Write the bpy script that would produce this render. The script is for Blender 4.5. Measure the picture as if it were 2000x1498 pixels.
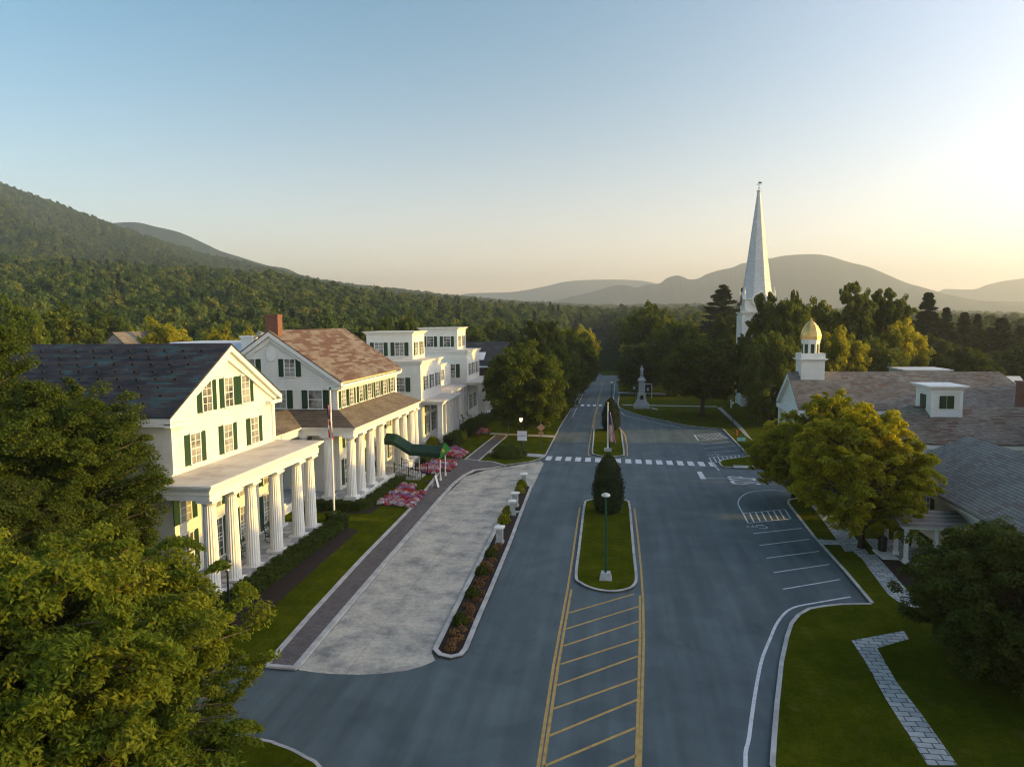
import bpy, bmesh, math, random
import numpy as np
from mathutils import Vector, Matrix
random.seed(7); RNG = np.random.default_rng(11)
PI = math.pi
for o in list(bpy.data.objects): bpy.data.objects.remove(o)
SC = bpy.context.scene
COL = SC.collection

# ------------------------------------------------------------------ camera
F = 1387.0; CX = 1000.0; CY = 749.0; CAMH = 16.0
PITCH = math.atan((CY - 627.0) / F)
YAW = math.atan(205.0 * math.cos(PITCH) / F)
def cam_basis():
    cy, sy = math.cos(YAW), math.sin(YAW)
    f = Vector((-sy * math.cos(PITCH), cy * math.cos(PITCH), -math.sin(PITCH)))
    r0 = Vector((cy, sy, 0)); u0 = r0.cross(f); a = 0.010
    return math.cos(a) * r0 - math.sin(a) * u0, math.sin(a) * r0 + math.cos(a) * u0, f
CR, CU, CF = cam_basis()
cd = bpy.data.cameras.new('camera'); cam = bpy.data.objects.new('camera', cd); COL.objects.link(cam)
cd.sensor_width = 36; cd.lens = F / 2000 * 36; cd.clip_end = 30000; cd.clip_start = 0.5
cam.matrix_world = Matrix(((CR.x, CU.x, -CF.x, 0), (CR.y, CU.y, -CF.y, 0), (CR.z, CU.z, -CF.z, CAMH), (0, 0, 0, 1)))
SC.camera = cam
# ------------------------------------------------------------------ world, sun, exposure
SUN_AZ = math.radians(3.0)      # north of due east (+X)
SUN_EL = math.radians(9.0)
SKY_TINT = (.30, .60, .61)
w = bpy.data.worlds.new("World"); SC.world = w; w.use_nodes = True
nt = w.node_tree; nt.nodes.clear()
wo = nt.nodes.new('ShaderNodeOutputWorld'); bg = nt.nodes.new('ShaderNodeBackground'); sky = nt.nodes.new('ShaderNodeTexSky')
sky.sky_type = 'NISHITA'; sky.sun_disc = False; sky.sun_elevation = SUN_EL
sky.sun_rotation = PI / 2 - SUN_AZ
sky.air_density = 1.0; sky.dust_density = 1.5; sky.ozone_density = 2.0; sky.altitude = 250
bg.inputs['Strength'].default_value = 0.14
# low morning air: a warm cream band along the whole horizon and a wide pale glow around the sun, added to the clear sky
def wn(ty, **k):
    q = nt.nodes.new(ty)
    for a_, b_ in k.items(): setattr(q, a_, b_)
    return q
def wmath(op, a, b=None):
    q = wn('ShaderNodeMath', operation=op)
    for i_, v_ in enumerate((a, b)):
        if v_ is None: continue
        if hasattr(v_, 'node'): nt.links.new(v_, q.inputs[i_])
        else: q.inputs[i_].default_value = v_
    return q.outputs[0]
def wscale(col, fac):
    q = wn('ShaderNodeVectorMath', operation='SCALE'); q.inputs[0].default_value = col; nt.links.new(fac, q.inputs['Scale']); return q.outputs[0]
tcw = wn('ShaderNodeTexCoord'); sxyz = wn('ShaderNodeSeparateXYZ'); nt.links.new(tcw.outputs['Generated'], sxyz.inputs[0])
dsun = wn('ShaderNodeVectorMath', operation='DOT_PRODUCT'); nt.links.new(tcw.outputs['Generated'], dsun.inputs[0])
dsun.inputs[1].default_value = (math.cos(SUN_AZ) * math.cos(SUN_EL), math.sin(SUN_AZ) * math.cos(SUN_EL), math.sin(SUN_EL))
band = wmath('EXPONENT', wmath('MULTIPLY', wmath('MAXIMUM', sxyz.outputs[2], 0.0), -8.5))
glow = wmath('POWER', wmath('MAXIMUM', wmath('ADD', wmath('MULTIPLY', dsun.outputs['Value'], .5), .5), 0.0), 6.5)
ad1 = wn('ShaderNodeVectorMath', operation='ADD'); nt.links.new(wscale((5.2, 2.5, 1.4), band), ad1.inputs[0]); nt.links.new(wscale((5.4, 3.9, 4.7), glow), ad1.inputs[1])
tint = wn('ShaderNodeVectorMath', operation='MULTIPLY'); nt.links.new(sky.outputs[0], tint.inputs[0]); tint.inputs[1].default_value = SKY_TINT
ad2 = wn('ShaderNodeVectorMath', operation='ADD'); nt.links.new(tint.outputs[0], ad2.inputs[0]); nt.links.new(ad1.outputs[0], ad2.inputs[1])
nt.links.new(ad2.outputs[0], bg.inputs[0]); nt.links.new(bg.outputs[0], wo.inputs[0])
sd = bpy.data.lights.new('sun', 'SUN'); sd.energy = 3.5; sd.angle = math.radians(0.5); sd.color = (1.0, 0.62, 0.10)
sun = bpy.data.objects.new('sun', sd); COL.objects.link(sun)
sdir = Vector((math.cos(SUN_AZ) * math.cos(SUN_EL), math.sin(SUN_AZ) * math.cos(SUN_EL), math.sin(SUN_EL)))
sun.rotation_euler = sdir.to_track_quat('Z', 'Y').to_euler(); sun.location = (60, 40, 60)
vs = SC.view_settings
vs.view_transform = 'Standard'; vs.look = 'None'; vs.gamma = 1; vs.use_curve_mapping = False; vs.exposure = 1.7
cy = SC.cycles
cy.use_denoising = True; cy.max_bounces = 5; cy.diffuse_bounces = 2; cy.glossy_bounces = 2; cy.transmission_bounces = 3
cy.transparent_max_bounces = 6; cy.volume_bounces = 0; cy.caustics_reflective = False; cy.caustics_refractive = False
cy.use_adaptive_sampling = True; cy.adaptive_threshold = 0.01; cy.pixel_filter_type = 'BLACKMAN_HARRIS'; cy.filter_width = 1.15
HAZE_DENSITY = 0.00027

# ------------------------------------------------------------------ picture helpers: a pixel of the photograph to a point of the place
def ray(px, py): return CR * ((px - CX) / F) + CU * ((CY - py) / F) + CF
def G(px, py, z=0.0):
    d = ray(px, py); t = (z - CAMH) / d.z; return (d.x * t, d.y * t)
def AY(px, py, y):
    d = ray(px, py); t = y / d.y; return (d.x * t, CAMH + d.z * t)
def AX(px, py, x):
    d = ray(px, py); t = x / d.x; return (d.y * t, CAMH + d.z * t)

# ------------------------------------------------------------------ materials
def _mat(name):
    m = bpy.data.materials.new(name); m.use_nodes = True; t = m.node_tree; t.nodes.clear()
    out = t.nodes.new('ShaderNodeOutputMaterial'); return m, t, out
def N(t, ty, **kw):
    n = t.nodes.new(ty)
    for k, v in kw.items():
        if k in n.inputs: n.inputs[k].default_value = v
        else: setattr(n, k, v)
    return n
def c4(c): return (c[0], c[1], c[2], 1)
def ramp(t, fac, stops):
    r = t.nodes.new('ShaderNodeValToRGB'); e = r.color_ramp.elements
    e[0].position = stops[0][0]; e[0].color = c4(stops[0][1]); e[1].position = stops[-1][0]; e[1].color = c4(stops[-1][1])
    for p, c in stops[1:-1]:
        x = e.new(p); x.color = c4(c)
    t.links.new(fac, r.inputs[0]); return r.outputs[0]
def pos(t): return N(t, 'ShaderNodeNewGeometry').outputs['Position']
def noise(t, scale, detail=4, vec=None, rough=.55, stretch=None):
    n = N(t, 'ShaderNodeTexNoise', Scale=scale, Detail=detail, Roughness=rough)
    v = vec or pos(t)
    if stretch:
        mp = N(t, 'ShaderNodeMapping'); mp.inputs['Scale'].default_value = stretch; t.links.new(v, mp.inputs[0]); v = mp.outputs[0]
    t.links.new(v, n.inputs['Vector']); return n.outputs['Fac']
def mixc(t, fac, a, b, mode='MIX'):
    m = t.nodes.new('ShaderNodeMix'); m.data_type = 'RGBA'; m.blend_type = mode
    for s, v in ((m.inputs[0], fac), (m.inputs[6], a), (m.inputs[7], b)):
        if hasattr(v, 'node'): t.links.new(v, s)
        elif isinstance(v, (int, float)): s.default_value = v
        else: s.default_value = c4(v)
    return m.outputs[2]
def math_(t, op, a, b=None, c=None):
    m = t.nodes.new('ShaderNodeMath'); m.operation = op
    for i, v in enumerate((a, b, c)):
        if v is None: continue
        if hasattr(v, 'node'): t.links.new(v, m.inputs[i])
        else: m.inputs[i].default_value = v
    return m.outputs[0]
def finish(t, out, color, rough=.8, bump=None, bs=.3, bd=.02, metal=0, spec=.3):
    b = t.nodes.new('ShaderNodeBsdfPrincipled')
    if hasattr(color, 'node'): t.links.new(color, b.inputs['Base Color'])
    else: b.inputs['Base Color'].default_value = c4(color)
    if hasattr(rough, 'node'): t.links.new(rough, b.inputs['Roughness'])
    else: b.inputs['Roughness'].default_value = rough
    b.inputs['Metallic'].default_value = metal; b.inputs['Specular IOR Level'].default_value = spec
    if bump is not None:
        bn = N(t, 'ShaderNodeBump', Strength=bs, Distance=bd); t.links.new(bump, bn.inputs['Height']); t.links.new(bn.outputs[0], b.inputs['Normal'])
    t.links.new(b.outputs[0], out.inputs['Surface']); return b
def mottled(name, a, b, scale=3, rough=.8, bs=.2, bd=.02, fine=40, spec=.3, metal=0, stops=None, stretch=None):
    m, t, out = _mat(name)
    f = noise(t, scale, 5, stretch=stretch); c = ramp(t, f, stops or [(.35, a), (.65, b)])
    g = noise(t, fine, 3); c = mixc(t, .25, c, ramp(t, g, [(.3, (.55, .55, .55)), (.7, (1, 1, 1))]), 'MULTIPLY')
    finish(t, out, c, rough, g, bs, bd, metal, spec); return m
M = {}
def sepz(t):
    s = t.nodes.new('ShaderNodeSeparateXYZ'); t.links.new(pos(t), s.inputs[0]); return s.outputs
def mk_siding():
    m, t, out = _mat('white clapboard')
    x, y, z = sepz(t)
    fr = math_(t, 'FRACT', math_(t, 'MULTIPLY', z, 7.2))
    line = ramp(t, fr, [(0.0, (.48, .48, .48)), (.14, (.98, .98, .98)), (1, (1, 1, 1))])
    f = noise(t, .6, 5); c = ramp(t, f, [(.3, (.74, .73, .66)), (.7, (.83, .82, .75))])
    st = noise(t, 5, 4, stretch=(1, 1, .12)); c = mixc(t, .18, c, ramp(t, st, [(.35, (.72, .71, .67)), (.6, (1, 1, 1))]), 'MULTIPLY')
    c = mixc(t, 1, c, line, 'MULTIPLY')
    finish(t, out, c, .55, fr, .5, .02); return m
M['siding'] = mk_siding()
M['trim'] = mottled('white painted trim', (.76, .75, .69), (.83, .825, .77), 1.5, .5, .1, .005, 20)
M['spire'] = mottled('weathered grey white shingles', (.52, .55, .56), (.62, .64, .64), 1.2, .7, .2, .01, 9, stretch=(1, 1, 2.5))
M['worn'] = mottled('peeling white paint', (.34, .31, .27), (.8, .8, .78), 2.5, .7, .3, .01, 30, stops=[(.30, (.36, .34, .30)), (.36, (.78, .78, .76)), (1, (.82, .82, .8))], stretch=(1, 1, 4))
def slate(name, axis, cols, mortar=(.03, .03, .03), rw=.5, rh=.26, kz=1.0, rowalong=False, patch=None, pt=.44):
    m, t, out = _mat(name)
    x, y, z = sepz(t); u = x if axis == 'x' else y
    cmb = t.nodes.new('ShaderNodeCombineXYZ'); t.links.new(u, cmb.inputs[0]); t.links.new(math_(t, 'MULTIPLY', z, kz), cmb.inputs[1])
    b = N(t, 'ShaderNodeTexBrick', Scale=1.0); b.inputs['Brick Width'].default_value = rw; b.inputs['Row Height'].default_value = rh
    b.inputs['Mortar Size'].default_value = .014; b.inputs['Color1'].default_value = (0, 0, 0, 1); b.inputs['Color2'].default_value = (1, 1, 1, 1); b.inputs['Mortar'].default_value = (.5, .5, .5, 1)
    b.inputs['Mortar Smooth'].default_value = .3; b.inputs['Bias'].default_value = 0
    t.links.new(cmb.outputs[0], b.inputs['Vector'])
    f = noise(t, .55, 6, stretch=(1, 1, 1.6))
    v = math_(t, 'ADD', math_(t, 'MULTIPLY', f, .75), math_(t, 'MULTIPLY', b.outputs['Color'], .25))
    c = ramp(t, v, cols)
    if patch:
        wn = t.nodes.new('ShaderNodeTexWhiteNoise'); wn.noise_dimensions = '2D'
        fl = t.nodes.new('ShaderNodeVectorMath'); fl.operation = 'FLOOR'; mu = t.nodes.new('ShaderNodeVectorMath'); mu.operation = 'MULTIPLY'
        mu.inputs[1].default_value = (1 / (rw * 2), 1 / rh, 1); t.links.new(cmb.outputs[0], mu.inputs[0]); t.links.new(mu.outputs[0], fl.inputs[0]); t.links.new(fl.outputs[0], wn.inputs[0])
        g = math_(t, 'MULTIPLY', wn.outputs[0], noise(t, .35, 3)); c = mixc(t, ramp(t, g, [(pt, (0, 0, 0)), (pt + .03, (1, 1, 1))]), c, patch)
    c = mixc(t, b.outputs['Fac'], c, mortar)
    finish(t, out, c, .7, b.outputs['Fac'], -.6, .02, spec=.25); return m
M['roof_dark'] = slate('dark slate roof', 'x', [(.3, (.016, .020, .026)), (.45, (.030, .030, .036)), (.55, (.046, .038, .042)), (.66, (.035, .075, .085)), (.8, (.05, .09, .10))], (.012, .012, .014), 1.1, .16, 1.2)
M['roof_red'] = slate('weathered slate roof with rust brown patches', 'y', [(.3, (.105, .062, .042)), (.42, (.135, .085, .058)), (.47, (.165, .125, .098)), (.6, (.185, .152, .122)), (.75, (.22, .19, .16))], (.09, .07, .055), .9, .26, 1.4, patch=(.105, .055, .035), pt=.30)
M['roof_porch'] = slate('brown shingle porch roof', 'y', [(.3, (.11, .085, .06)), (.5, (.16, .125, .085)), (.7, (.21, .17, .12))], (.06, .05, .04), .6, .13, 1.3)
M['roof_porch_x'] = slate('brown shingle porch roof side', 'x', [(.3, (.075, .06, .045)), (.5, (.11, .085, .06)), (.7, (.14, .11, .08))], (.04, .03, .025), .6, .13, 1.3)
M['roof_court'] = slate('grey brown slate roof', 'x', [(.3, (.10, .085, .072)), (.45, (.15, .13, .112)), (.6, (.20, .185, .165)), (.75, (.27, .265, .25))], (.09, .075, .06), .5, .14, 1.4, patch=(.14, .08, .05))
M['roof_wing'] = slate('mossy brown slate roof', 'x', [(.3, (.11, .08, .055)), (.45, (.15, .125, .095)), (.6, (.19, .175, .145)), (.75, (.25, .245, .215))], (.08, .06, .045), .5, .15, 1.4, patch=(.11, .06, .04))
M['roof_near'] = slate('pale grey slate roof', 'y', [(.3, (.15, .148, .135)), (.5, (.215, .21, .19)), (.65, (.25, .24, .215)), (.8, (.31, .285, .25))], (.035, .035, .035), .34, .17, 1.35, patch=(.19, .15, .13))
M['roof_white'] = mottled('pale blue metal roof', (.50, .55, .62), (.62, .67, .72), 1, .5, .05, .01, 8)
M['roof_flat'] = mottled('pale membrane porch roof', (.50, .45, .39), (.66, .61, .54), .5, .8, .1, .01, 14, stops=[(.3, (.40, .36, .32)), (.5, (.56, .52, .46)), (.7, (.64, .60, .54))])
M['shutter'] = mottled('dark green shutter paint', (.012, .042, .022), (.018, .056, .028), 3, .45, .05, .01, 30)
def mk_louver():
    m, t, out = _mat('dark green louvered shutter')
    x, y, z = sepz(t); fr = math_(t, 'FRACT', math_(t, 'MULTIPLY', z, 16))
    c = mixc(t, 1, (.020, .055, .024), ramp(t, fr, [(0, (.35, .35, .35)), (.4, (1, 1, 1)), (1, (1.0, 1.0, 1.0))]), 'MULTIPLY')
    finish(t, out, c, .45, fr, .6, .02); return m
M['louver'] = mk_louver()
def mk_pane():
    m, t, out = _mat('window glass with curtains behind')
    x, y, z = sepz(t); u = math_(t, 'ADD', x, y)
    wv = math_(t, 'SINE', math_(t, 'MULTIPLY', u, 55)); f = noise(t, .9, 2)
    v = math_(t, 'ADD', math_(t, 'MULTIPLY', wv, .10), f)
    c = ramp(t, v, [(.35, (.035, .037, .038)), (.5, (.16, .155, .14)), (.62, (.36, .35, .31))])
    finish(t, out, c, .08, spec=.6); return m
M['pane'] = mk_pane()
M['dark_glass'] = mottled('dark glass', (.015, .018, .022), (.04, .045, .05), 1, .08, 0, .01, 10, spec=.6)
def mk_brick():
    m, t, out = _mat('red brick')
    x, y, z = sepz(t); cmb = t.nodes.new('ShaderNodeCombineXYZ'); t.links.new(math_(t, 'ADD', x, y), cmb.inputs[0]); t.links.new(z, cmb.inputs[1])
    b = N(t, 'ShaderNodeTexBrick', Scale=1.0); b.inputs['Brick Width'].default_value = .22; b.inputs['Row Height'].default_value = .08; b.inputs['Mortar Size'].default_value = .008
    b.inputs['Color1'].default_value = (.14, .045, .028, 1); b.inputs['Color2'].default_value = (.20, .075, .042, 1); b.inputs['Mortar'].default_value = (.2, .15, .12, 1)
    t.links.new(cmb.outputs[0], b.inputs['Vector']); finish(t, out, b.outputs['Color'], .85, b.outputs['Fac'], -.4, .01); return m
M['brick'] = mk_brick()
def mk_asphalt():
    m, t, out = _mat('worn asphalt')
    f = noise(t, 140, 2); g = noise(t, .35, 5); s = noise(t, 1.1, 4, stretch=(1, .06, 1))
    c = ramp(t, g, [(.3, (.066, .094, .102)), (.7, (.098, .130, .139))])
    c = mixc(t, .55, c, ramp(t, s, [(.35, (.66, .66, .67)), (.65, (1.25, 1.25, 1.24))]), 'MULTIPLY')
    c = mixc(t, .5, c, ramp(t, f, [(.3, (.55, .55, .55)), (.7, (1.4, 1.4, 1.4))]), 'MULTIPLY')
    gr = noise(t, 28, 3, rough=.8); c = mixc(t, .45, c, ramp(t, gr, [(.3, (.62, .62, .62)), (.7, (1.35, 1.35, 1.35))]), 'MULTIPLY')
    pt_ = noise(t, .16, 2, rough=.3); c = mixc(t, .5, c, ramp(t, pt_, [(.44, (1.06, 1.06, 1.05)), (.455, (.86, .87, .88)), (.54, (.86, .87, .88)), (.555, (1.06, 1.06, 1.05))]), 'MULTIPLY')
    v = N(t, 'ShaderNodeTexVoronoi', Scale=.11, feature='DISTANCE_TO_EDGE'); mp = N(t, 'ShaderNodeVectorMath'); mp.operation = 'ADD'
    nn = N(t, 'ShaderNodeTexNoise', Scale=.9, Detail=5); t.links.new(pos(t), nn.inputs['Vector']); t.links.new(pos(t), mp.inputs[0]); t.links.new(nn.outputs['Color'], mp.inputs[1]); t.links.new(mp.outputs[0], v.inputs['Vector'])
    c = mixc(t, math_(t, 'MULTIPLY', math_(t, 'LESS_THAN', v.outputs[0], .0016), .3), c, (.03, .034, .038))
    finish(t, out, c, .75, f, .25, .01, spec=.35); return m
M['asphalt'] = mk_asphalt()
def mk_concrete():
    m, t, out = _mat('mottled pale concrete')
    g = noise(t, .55, 7, rough=.68); f = noise(t, 3.5, 6, rough=.7); c = ramp(t, g, [(.32, (.20, .20, .19)), (.45, (.36, .345, .30)), (.58, (.50, .465, .385)), (.75, (.57, .53, .43))])
    c = mixc(t, .75, c, ramp(t, f, [(.3, (.66, .67, .70)), (.6, (1.12, 1.11, 1.08))]), 'MULTIPLY')
    h = noise(t, 22, 4, rough=.7); c = mixc(t, .6, c, ramp(t, h, [(.3, (.68, .68, .7)), (.6, (1.1, 1.1, 1.1))]), 'MULTIPLY')
    x, y, z = sepz(t)
    j = math_(t, 'LESS_THAN', math_(t, 'FRACT', math_(t, 'MULTIPLY', y, .2)), .004)
    j2 = math_(t, 'LESS_THAN', math_(t, 'ABSOLUTE', math_(t, 'ADD', x, 12.2)), .02)
    c = mixc(t, math_(t, 'MULTIPLY', math_(t, 'MAXIMUM', j, j2), .5), c, (.12, .12, .12))
    finish(t, out, c, .85, f, .2, .01); return m
M['concrete'] = mk_concrete()
M['kerb'] = mottled('pale stone kerb', (.34, .34, .33), (.52, .51, .48), 1.2, .85, .3, .01, 25)
def mk_paver():
    m, t, out = _mat('grey brick pavers')
    b = N(t, 'ShaderNodeTexBrick', Scale=1.0); b.inputs['Brick Width'].default_value = .22; b.inputs['Row Height'].default_value = .11; b.inputs['Mortar Size'].default_value = .007
    b.inputs['Color1'].default_value = (.095, .085, .085, 1); b.inputs['Color2'].default_value = (.155, .135, .13, 1); b.inputs['Mortar'].default_value = (.045, .042, .042, 1)
    t.links.new(pos(t), b.inputs['Vector']); c = mixc(t, .5, b.outputs['Color'], ramp(t, noise(t, .8, 5), [(.3, (.7, .7, .7)), (.7, (1.2, 1.15, 1.1))]), 'MULTIPLY')
    finish(t, out, c, .85, b.outputs['Fac'], -.4, .01); return m
M['paver'] = mk_paver()
def mk_slab(name, sx, sy):
    m, t, out = _mat(name)
    v = pos(t); nn = N(t, 'ShaderNodeTexNoise', Scale=1.3, Detail=3); t.links.new(v, nn.inputs['Vector'])
    ad = t.nodes.new('ShaderNodeVectorMath'); ad.operation = 'MULTIPLY_ADD'; t.links.new(nn.outputs['Color'], ad.inputs[0]); ad.inputs[1].default_value = (.14, .14, 0); t.links.new(v, ad.inputs[2])
    b = N(t, 'ShaderNodeTexBrick', Scale=1.0); b.inputs['Brick Width'].default_value = sx; b.inputs['Row Height'].default_value = sy; b.inputs['Mortar Size'].default_value = .022
    b.inputs['Color1'].default_value = (.30, .33, .35, 1); b.inputs['Color2'].default_value = (.50, .51, .49, 1); b.inputs['Mortar'].default_value = (.035, .04, .03, 1)
    t.links.new(ad.outputs[0], b.inputs['Vector']); c = mixc(t, .7, b.outputs['Color'], ramp(t, noise(t, 3, 6, rough=.7), [(.3, (.6, .61, .62)), (.65, (1.1, 1.1, 1.08))]), 'MULTIPLY')
    finish(t, out, c, .7, b.outputs['Fac'], -.5, .02); return m
M['slab'] = mk_slab('old marble slabs', .62, .36)
M['flag'] = mk_slab('flagstone porch floor', .9, .9)
def mk_grass(name, a, b, c_):
    m, t, out = _mat(name)
    g = noise(t, .5, 5); f = noise(t, 24, 4, rough=.75); h = noise(t, 4, 4); c = ramp(t, g, [(.3, a), (.55, b), (.75, c_)])
    c = mixc(t, .8, c, ramp(t, f, [(.3, (.35, .38, .3)), (.7, (1.5, 1.45, 1.3))]), 'MULTIPLY'); c = mixc(t, .5, c, ramp(t, h, [(.3, (.75, .75, .7)), (.7, (1.2, 1.2, 1.1))]), 'MULTIPLY')
    sx_, sy_, sz_ = sepz(t); mow = math_(t, 'SINE', math_(t, 'ADD', math_(t, 'MULTIPLY', sx_, 5.2), math_(t, 'MULTIPLY', noise(t, .3, 2), 3)))
    c = mixc(t, .22, c, ramp(t, mow, [(.0, (.72, .74, .7)), (1, (1.15, 1.15, 1.1))]), 'MULTIPLY')
    dry = noise(t, .9, 5, rough=.7); c = mixc(t, ramp(t, dry, [(.56, (0, 0, 0)), (.72, (.55, .55, .55))]), c, (.13, .11, .028))
    finish(t, out, c, .95, f, .9, .06, spec=0); return m
M['lawn'] = mk_grass('mown lawn', (.046, .064, .004), (.070, .086, .005), (.098, .106, .008))
M['ground'] = mk_grass('rough meadow and forest floor', (.020, .032, .010), (.035, .050, .014), (.050, .062, .020))
M['forest_floor'] = mk_grass('forest floor', (.012, .020, .008), (.018, .028, .010), (.028, .036, .012))
M['far_forest'] = mk_grass('far wooded mountain', (.016, .032, .018), (.024, .042, .022), (.034, .052, .026))
M['mulch'] = mottled('dark bark mulch', (.016, .010, .007), (.038, .022, .015), 12, .95, .8, .04, 60)
M['white_line'] = mottled('worn white road paint', (.50, .52, .54), (.72, .74, .75), 3, .7, .05, .005, 50, stops=[(.25, (.30, .32, .34)), (.42, (.6, .62, .63)), (.7, (.74, .75, .76))])
M['yellow_line'] = mottled('worn yellow road paint', (.34, .22, .07), (.55, .36, .10), 3, .7, .05, .005, 50, stops=[(.25, (.22, .16, .07)), (.42, (.44, .29, .09)), (.7, (.56, .37, .11))])
M['black_metal'] = mottled('black painted metal', (.010, .012, .014), (.022, .024, .026), 3, .4, .05, .01, 30)
M['green_metal'] = mottled('dark green painted metal', (.008, .06, .035), (.012, .08, .045), 3, .4, .05, .01, 30)
M['grey_metal'] = mottled('galvanised metal', (.25, .26, .27), (.36, .37, .38), 3, .4, .05, .01, 30, metal=.6)
M['awning'] = mottled('dark green canvas', (.003, .026, .015), (.005, .036, .021), 1, .7, .1, .01, 60)
M['granite'] = mottled('pale grey granite', (.33, .36, .37), (.47, .49, .48), 4, .7, .15, .01, 60)
M['bronze'] = mottled('dark bronze', (.03, .025, .022), (.05, .04, .035), 4, .4, .1, .01, 40, metal=.5)
M['gold'] = mottled('gilded dome panels', (.55, .37, .12), (.78, .55, .20), 3, .38, .1, .01, 12, metal=.65)
M['bark'] = mottled('grey brown bark', (.045, .034, .025), (.11, .088, .066), 5, .95, .8, .04, 30, stretch=(1, 1, .2))
M['sign_orange'] = mottled('faded orange sign face', (.42, .22, .11), (.52, .28, .15), 3, .6, 0, .01, 20)
M['sign_green'] = mottled('street sign green', (.02, .24, .16), (.03, .30, .2), 3, .5, 0, .01, 20)
M['sign_pale'] = mottled('pale green sign face', (.18, .50, .40), (.40, .66, .58), 9, .5, 0, .01, 20)
M['sign_white'] = mottled('white sign board', (.70, .71, .76), (.78, .79, .82), 2, .5, 0, .01, 20)
M['flag_red'] = mottled('red flag cloth', (.42, .03, .03), (.55, .05, .045), 4, .8, .05, .01, 40)
M['flag_white'] = mottled('white flag cloth', (.66, .64, .60), (.78, .76, .73), 4, .8, .05, .01, 40)
M['flag_blue'] = mottled('navy flag cloth', (.012, .018, .07), (.02, .03, .10), 4, .8, .05, .01, 40)
M['flag_green'] = mottled('green flag cloth', (.04, .24, .05), (.06, .32, .07), 4, .8, .05, .01, 40)
M['yellow'] = mottled('yellow cloth emblem', (.6, .5, .06), (.7, .6, .1), 4, .8, 0, .01, 40)
M['ink'] = mottled('dark blue sign lettering', (.03, .04, .10), (.05, .06, .14), 4, .6, 0, .01, 40)
M['darkwall'] = mottled('dark red brown wall', (.06, .035, .03), (.10, .06, .05), 3, .85, .1, .01, 30)
M['hydrant'] = mottled('dull red paint', (.25, .03, .02), (.35, .05, .03), 3, .5, 0, .01, 30)
def mk_lamp():
    m, t, out = _mat('lit lamp glass'); e = N(t, 'ShaderNodeEmission', Strength=2.2); e.inputs[0].default_value = (1, .72, .32, 1); t.links.new(e.outputs[0], out.inputs[0]); return m
M['lamp_lit'] = mk_lamp()
M['lamp_glass'] = mottled('frosted lamp glass', (.55, .55, .5), (.7, .7, .65), 3, .3, 0, .01, 30)
def mk_leaf(name, cols, trans, tf=.38, rough=.55, wr=.2, wa=.45, wn_=.4, ns=.35):
    m, t, out = _mat(name)
    oi = t.nodes.new('ShaderNodeObjectInfo'); at = N(t, 'ShaderNodeAttribute', attribute_name='leaf')
    f = noise(t, ns, 3)
    v = math_(t, 'ADD', math_(t, 'MULTIPLY', at.outputs['Fac'], wa), math_(t, 'ADD', math_(t, 'MULTIPLY', oi.outputs['Random'], wr), math_(t, 'MULTIPLY', f, wn_)))
    c = ramp(t, v, cols)
    b = t.nodes.new('ShaderNodeBsdfPrincipled'); t.links.new(c, b.inputs['Base Color']); b.inputs['Roughness'].default_value = .75; b.inputs['Specular IOR Level'].default_value = .1
    tr = t.nodes.new('ShaderNodeBsdfTranslucent'); t.links.new(mixc(t, 1, c, trans, 'MULTIPLY'), tr.inputs[0])
    mx = t.nodes.new('ShaderNodeMixShader'); mx.inputs[0].default_value = tf
    t.links.new(b.outputs[0], mx.inputs[1]); t.links.new(tr.outputs[0], mx.inputs[2]); t.links.new(mx.outputs[0], out.inputs[0]); return m
YG = (1.9, 1.7, .6)
M['leaf_maple'] = mk_leaf('maple leaves', [(.2, (.032, .056, .010)), (.5, (.072, .104, .015)), (.75, (.12, .148, .020)), (.95, (.20, .18, .026))], YG, .45)
M['leaf_dark'] = mk_leaf('dark maple leaves', [(.2, (.026, .046, .009)), (.5, (.056, .080, .014)), (.8, (.10, .118, .020))], YG, .4)
M['leaf_gold'] = mk_leaf('yellow green leaves', [(.2, (.11, .14, .012)), (.5, (.24, .25, .018)), (.75, (.36, .33, .022)), (.95, (.45, .34, .03))], YG, .5)
M['leaf_locust'] = mk_leaf('locust leaves', [(.15, (.036, .066, .010)), (.45, (.095, .14, .016)), (.75, (.18, .205, .022)), (.95, (.30, .26, .03))], YG, .48)
M['leaf_conifer'] = mk_leaf('conifer needles', [(.2, (.014, .028, .012)), (.5, (.026, .044, .016)), (.8, (.045, .060, .020))], YG, .2)
M['leaf_hedge'] = mk_leaf('clipped hedge leaves', [(.2, (.026, .046, .009)), (.5, (.050, .076, .013)), (.8, (.080, .10, .018))], YG, .3)
M['leaf_orange'] = mk_leaf('orange pink shrub leaves', [(.2, (.08, .06, .025)), (.5, (.19, .09, .055)), (.8, (.27, .19, .06))], (1.6, 1.3, .9), .3)
M['leaf_forest'] = mk_leaf('forest canopy leaves', [(.15, (.032, .064, .018)), (.45, (.066, .106, .026)), (.7, (.105, .145, .034)), (.95, (.20, .195, .045))], YG, .35, wr=.55, wa=.2, wn_=.35, ns=.012)
def mk_blossom():
    m, t, out = _mat('mixed blossoms'); at = N(t, 'ShaderNodeAttribute', attribute_name='leaf')
    r = t.nodes.new('ShaderNodeValToRGB'); r.color_ramp.interpolation = 'CONSTANT'; e = r.color_ramp.elements
    st = [(0, (.50, .018, .010)), (.34, (.50, .085, .13)), (.46, (.62, .60, .58)), (.58, (.27, .14, .38)), (.72, (.46, .17, .24)), (.90, (.04, .08, .02))]
    e[0].position = 0; e[0].color = c4(st[0][1]); e[1].position = st[1][0]; e[1].color = c4(st[1][1])
    for p, c in st[2:]:
        x = e.new(p); x.color = c4(c)
    t.links.new(at.outputs['Fac'], r.inputs[0]); finish(t, out, r.outputs[0], .8); return m
M['blossom'] = mk_blossom()

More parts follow.
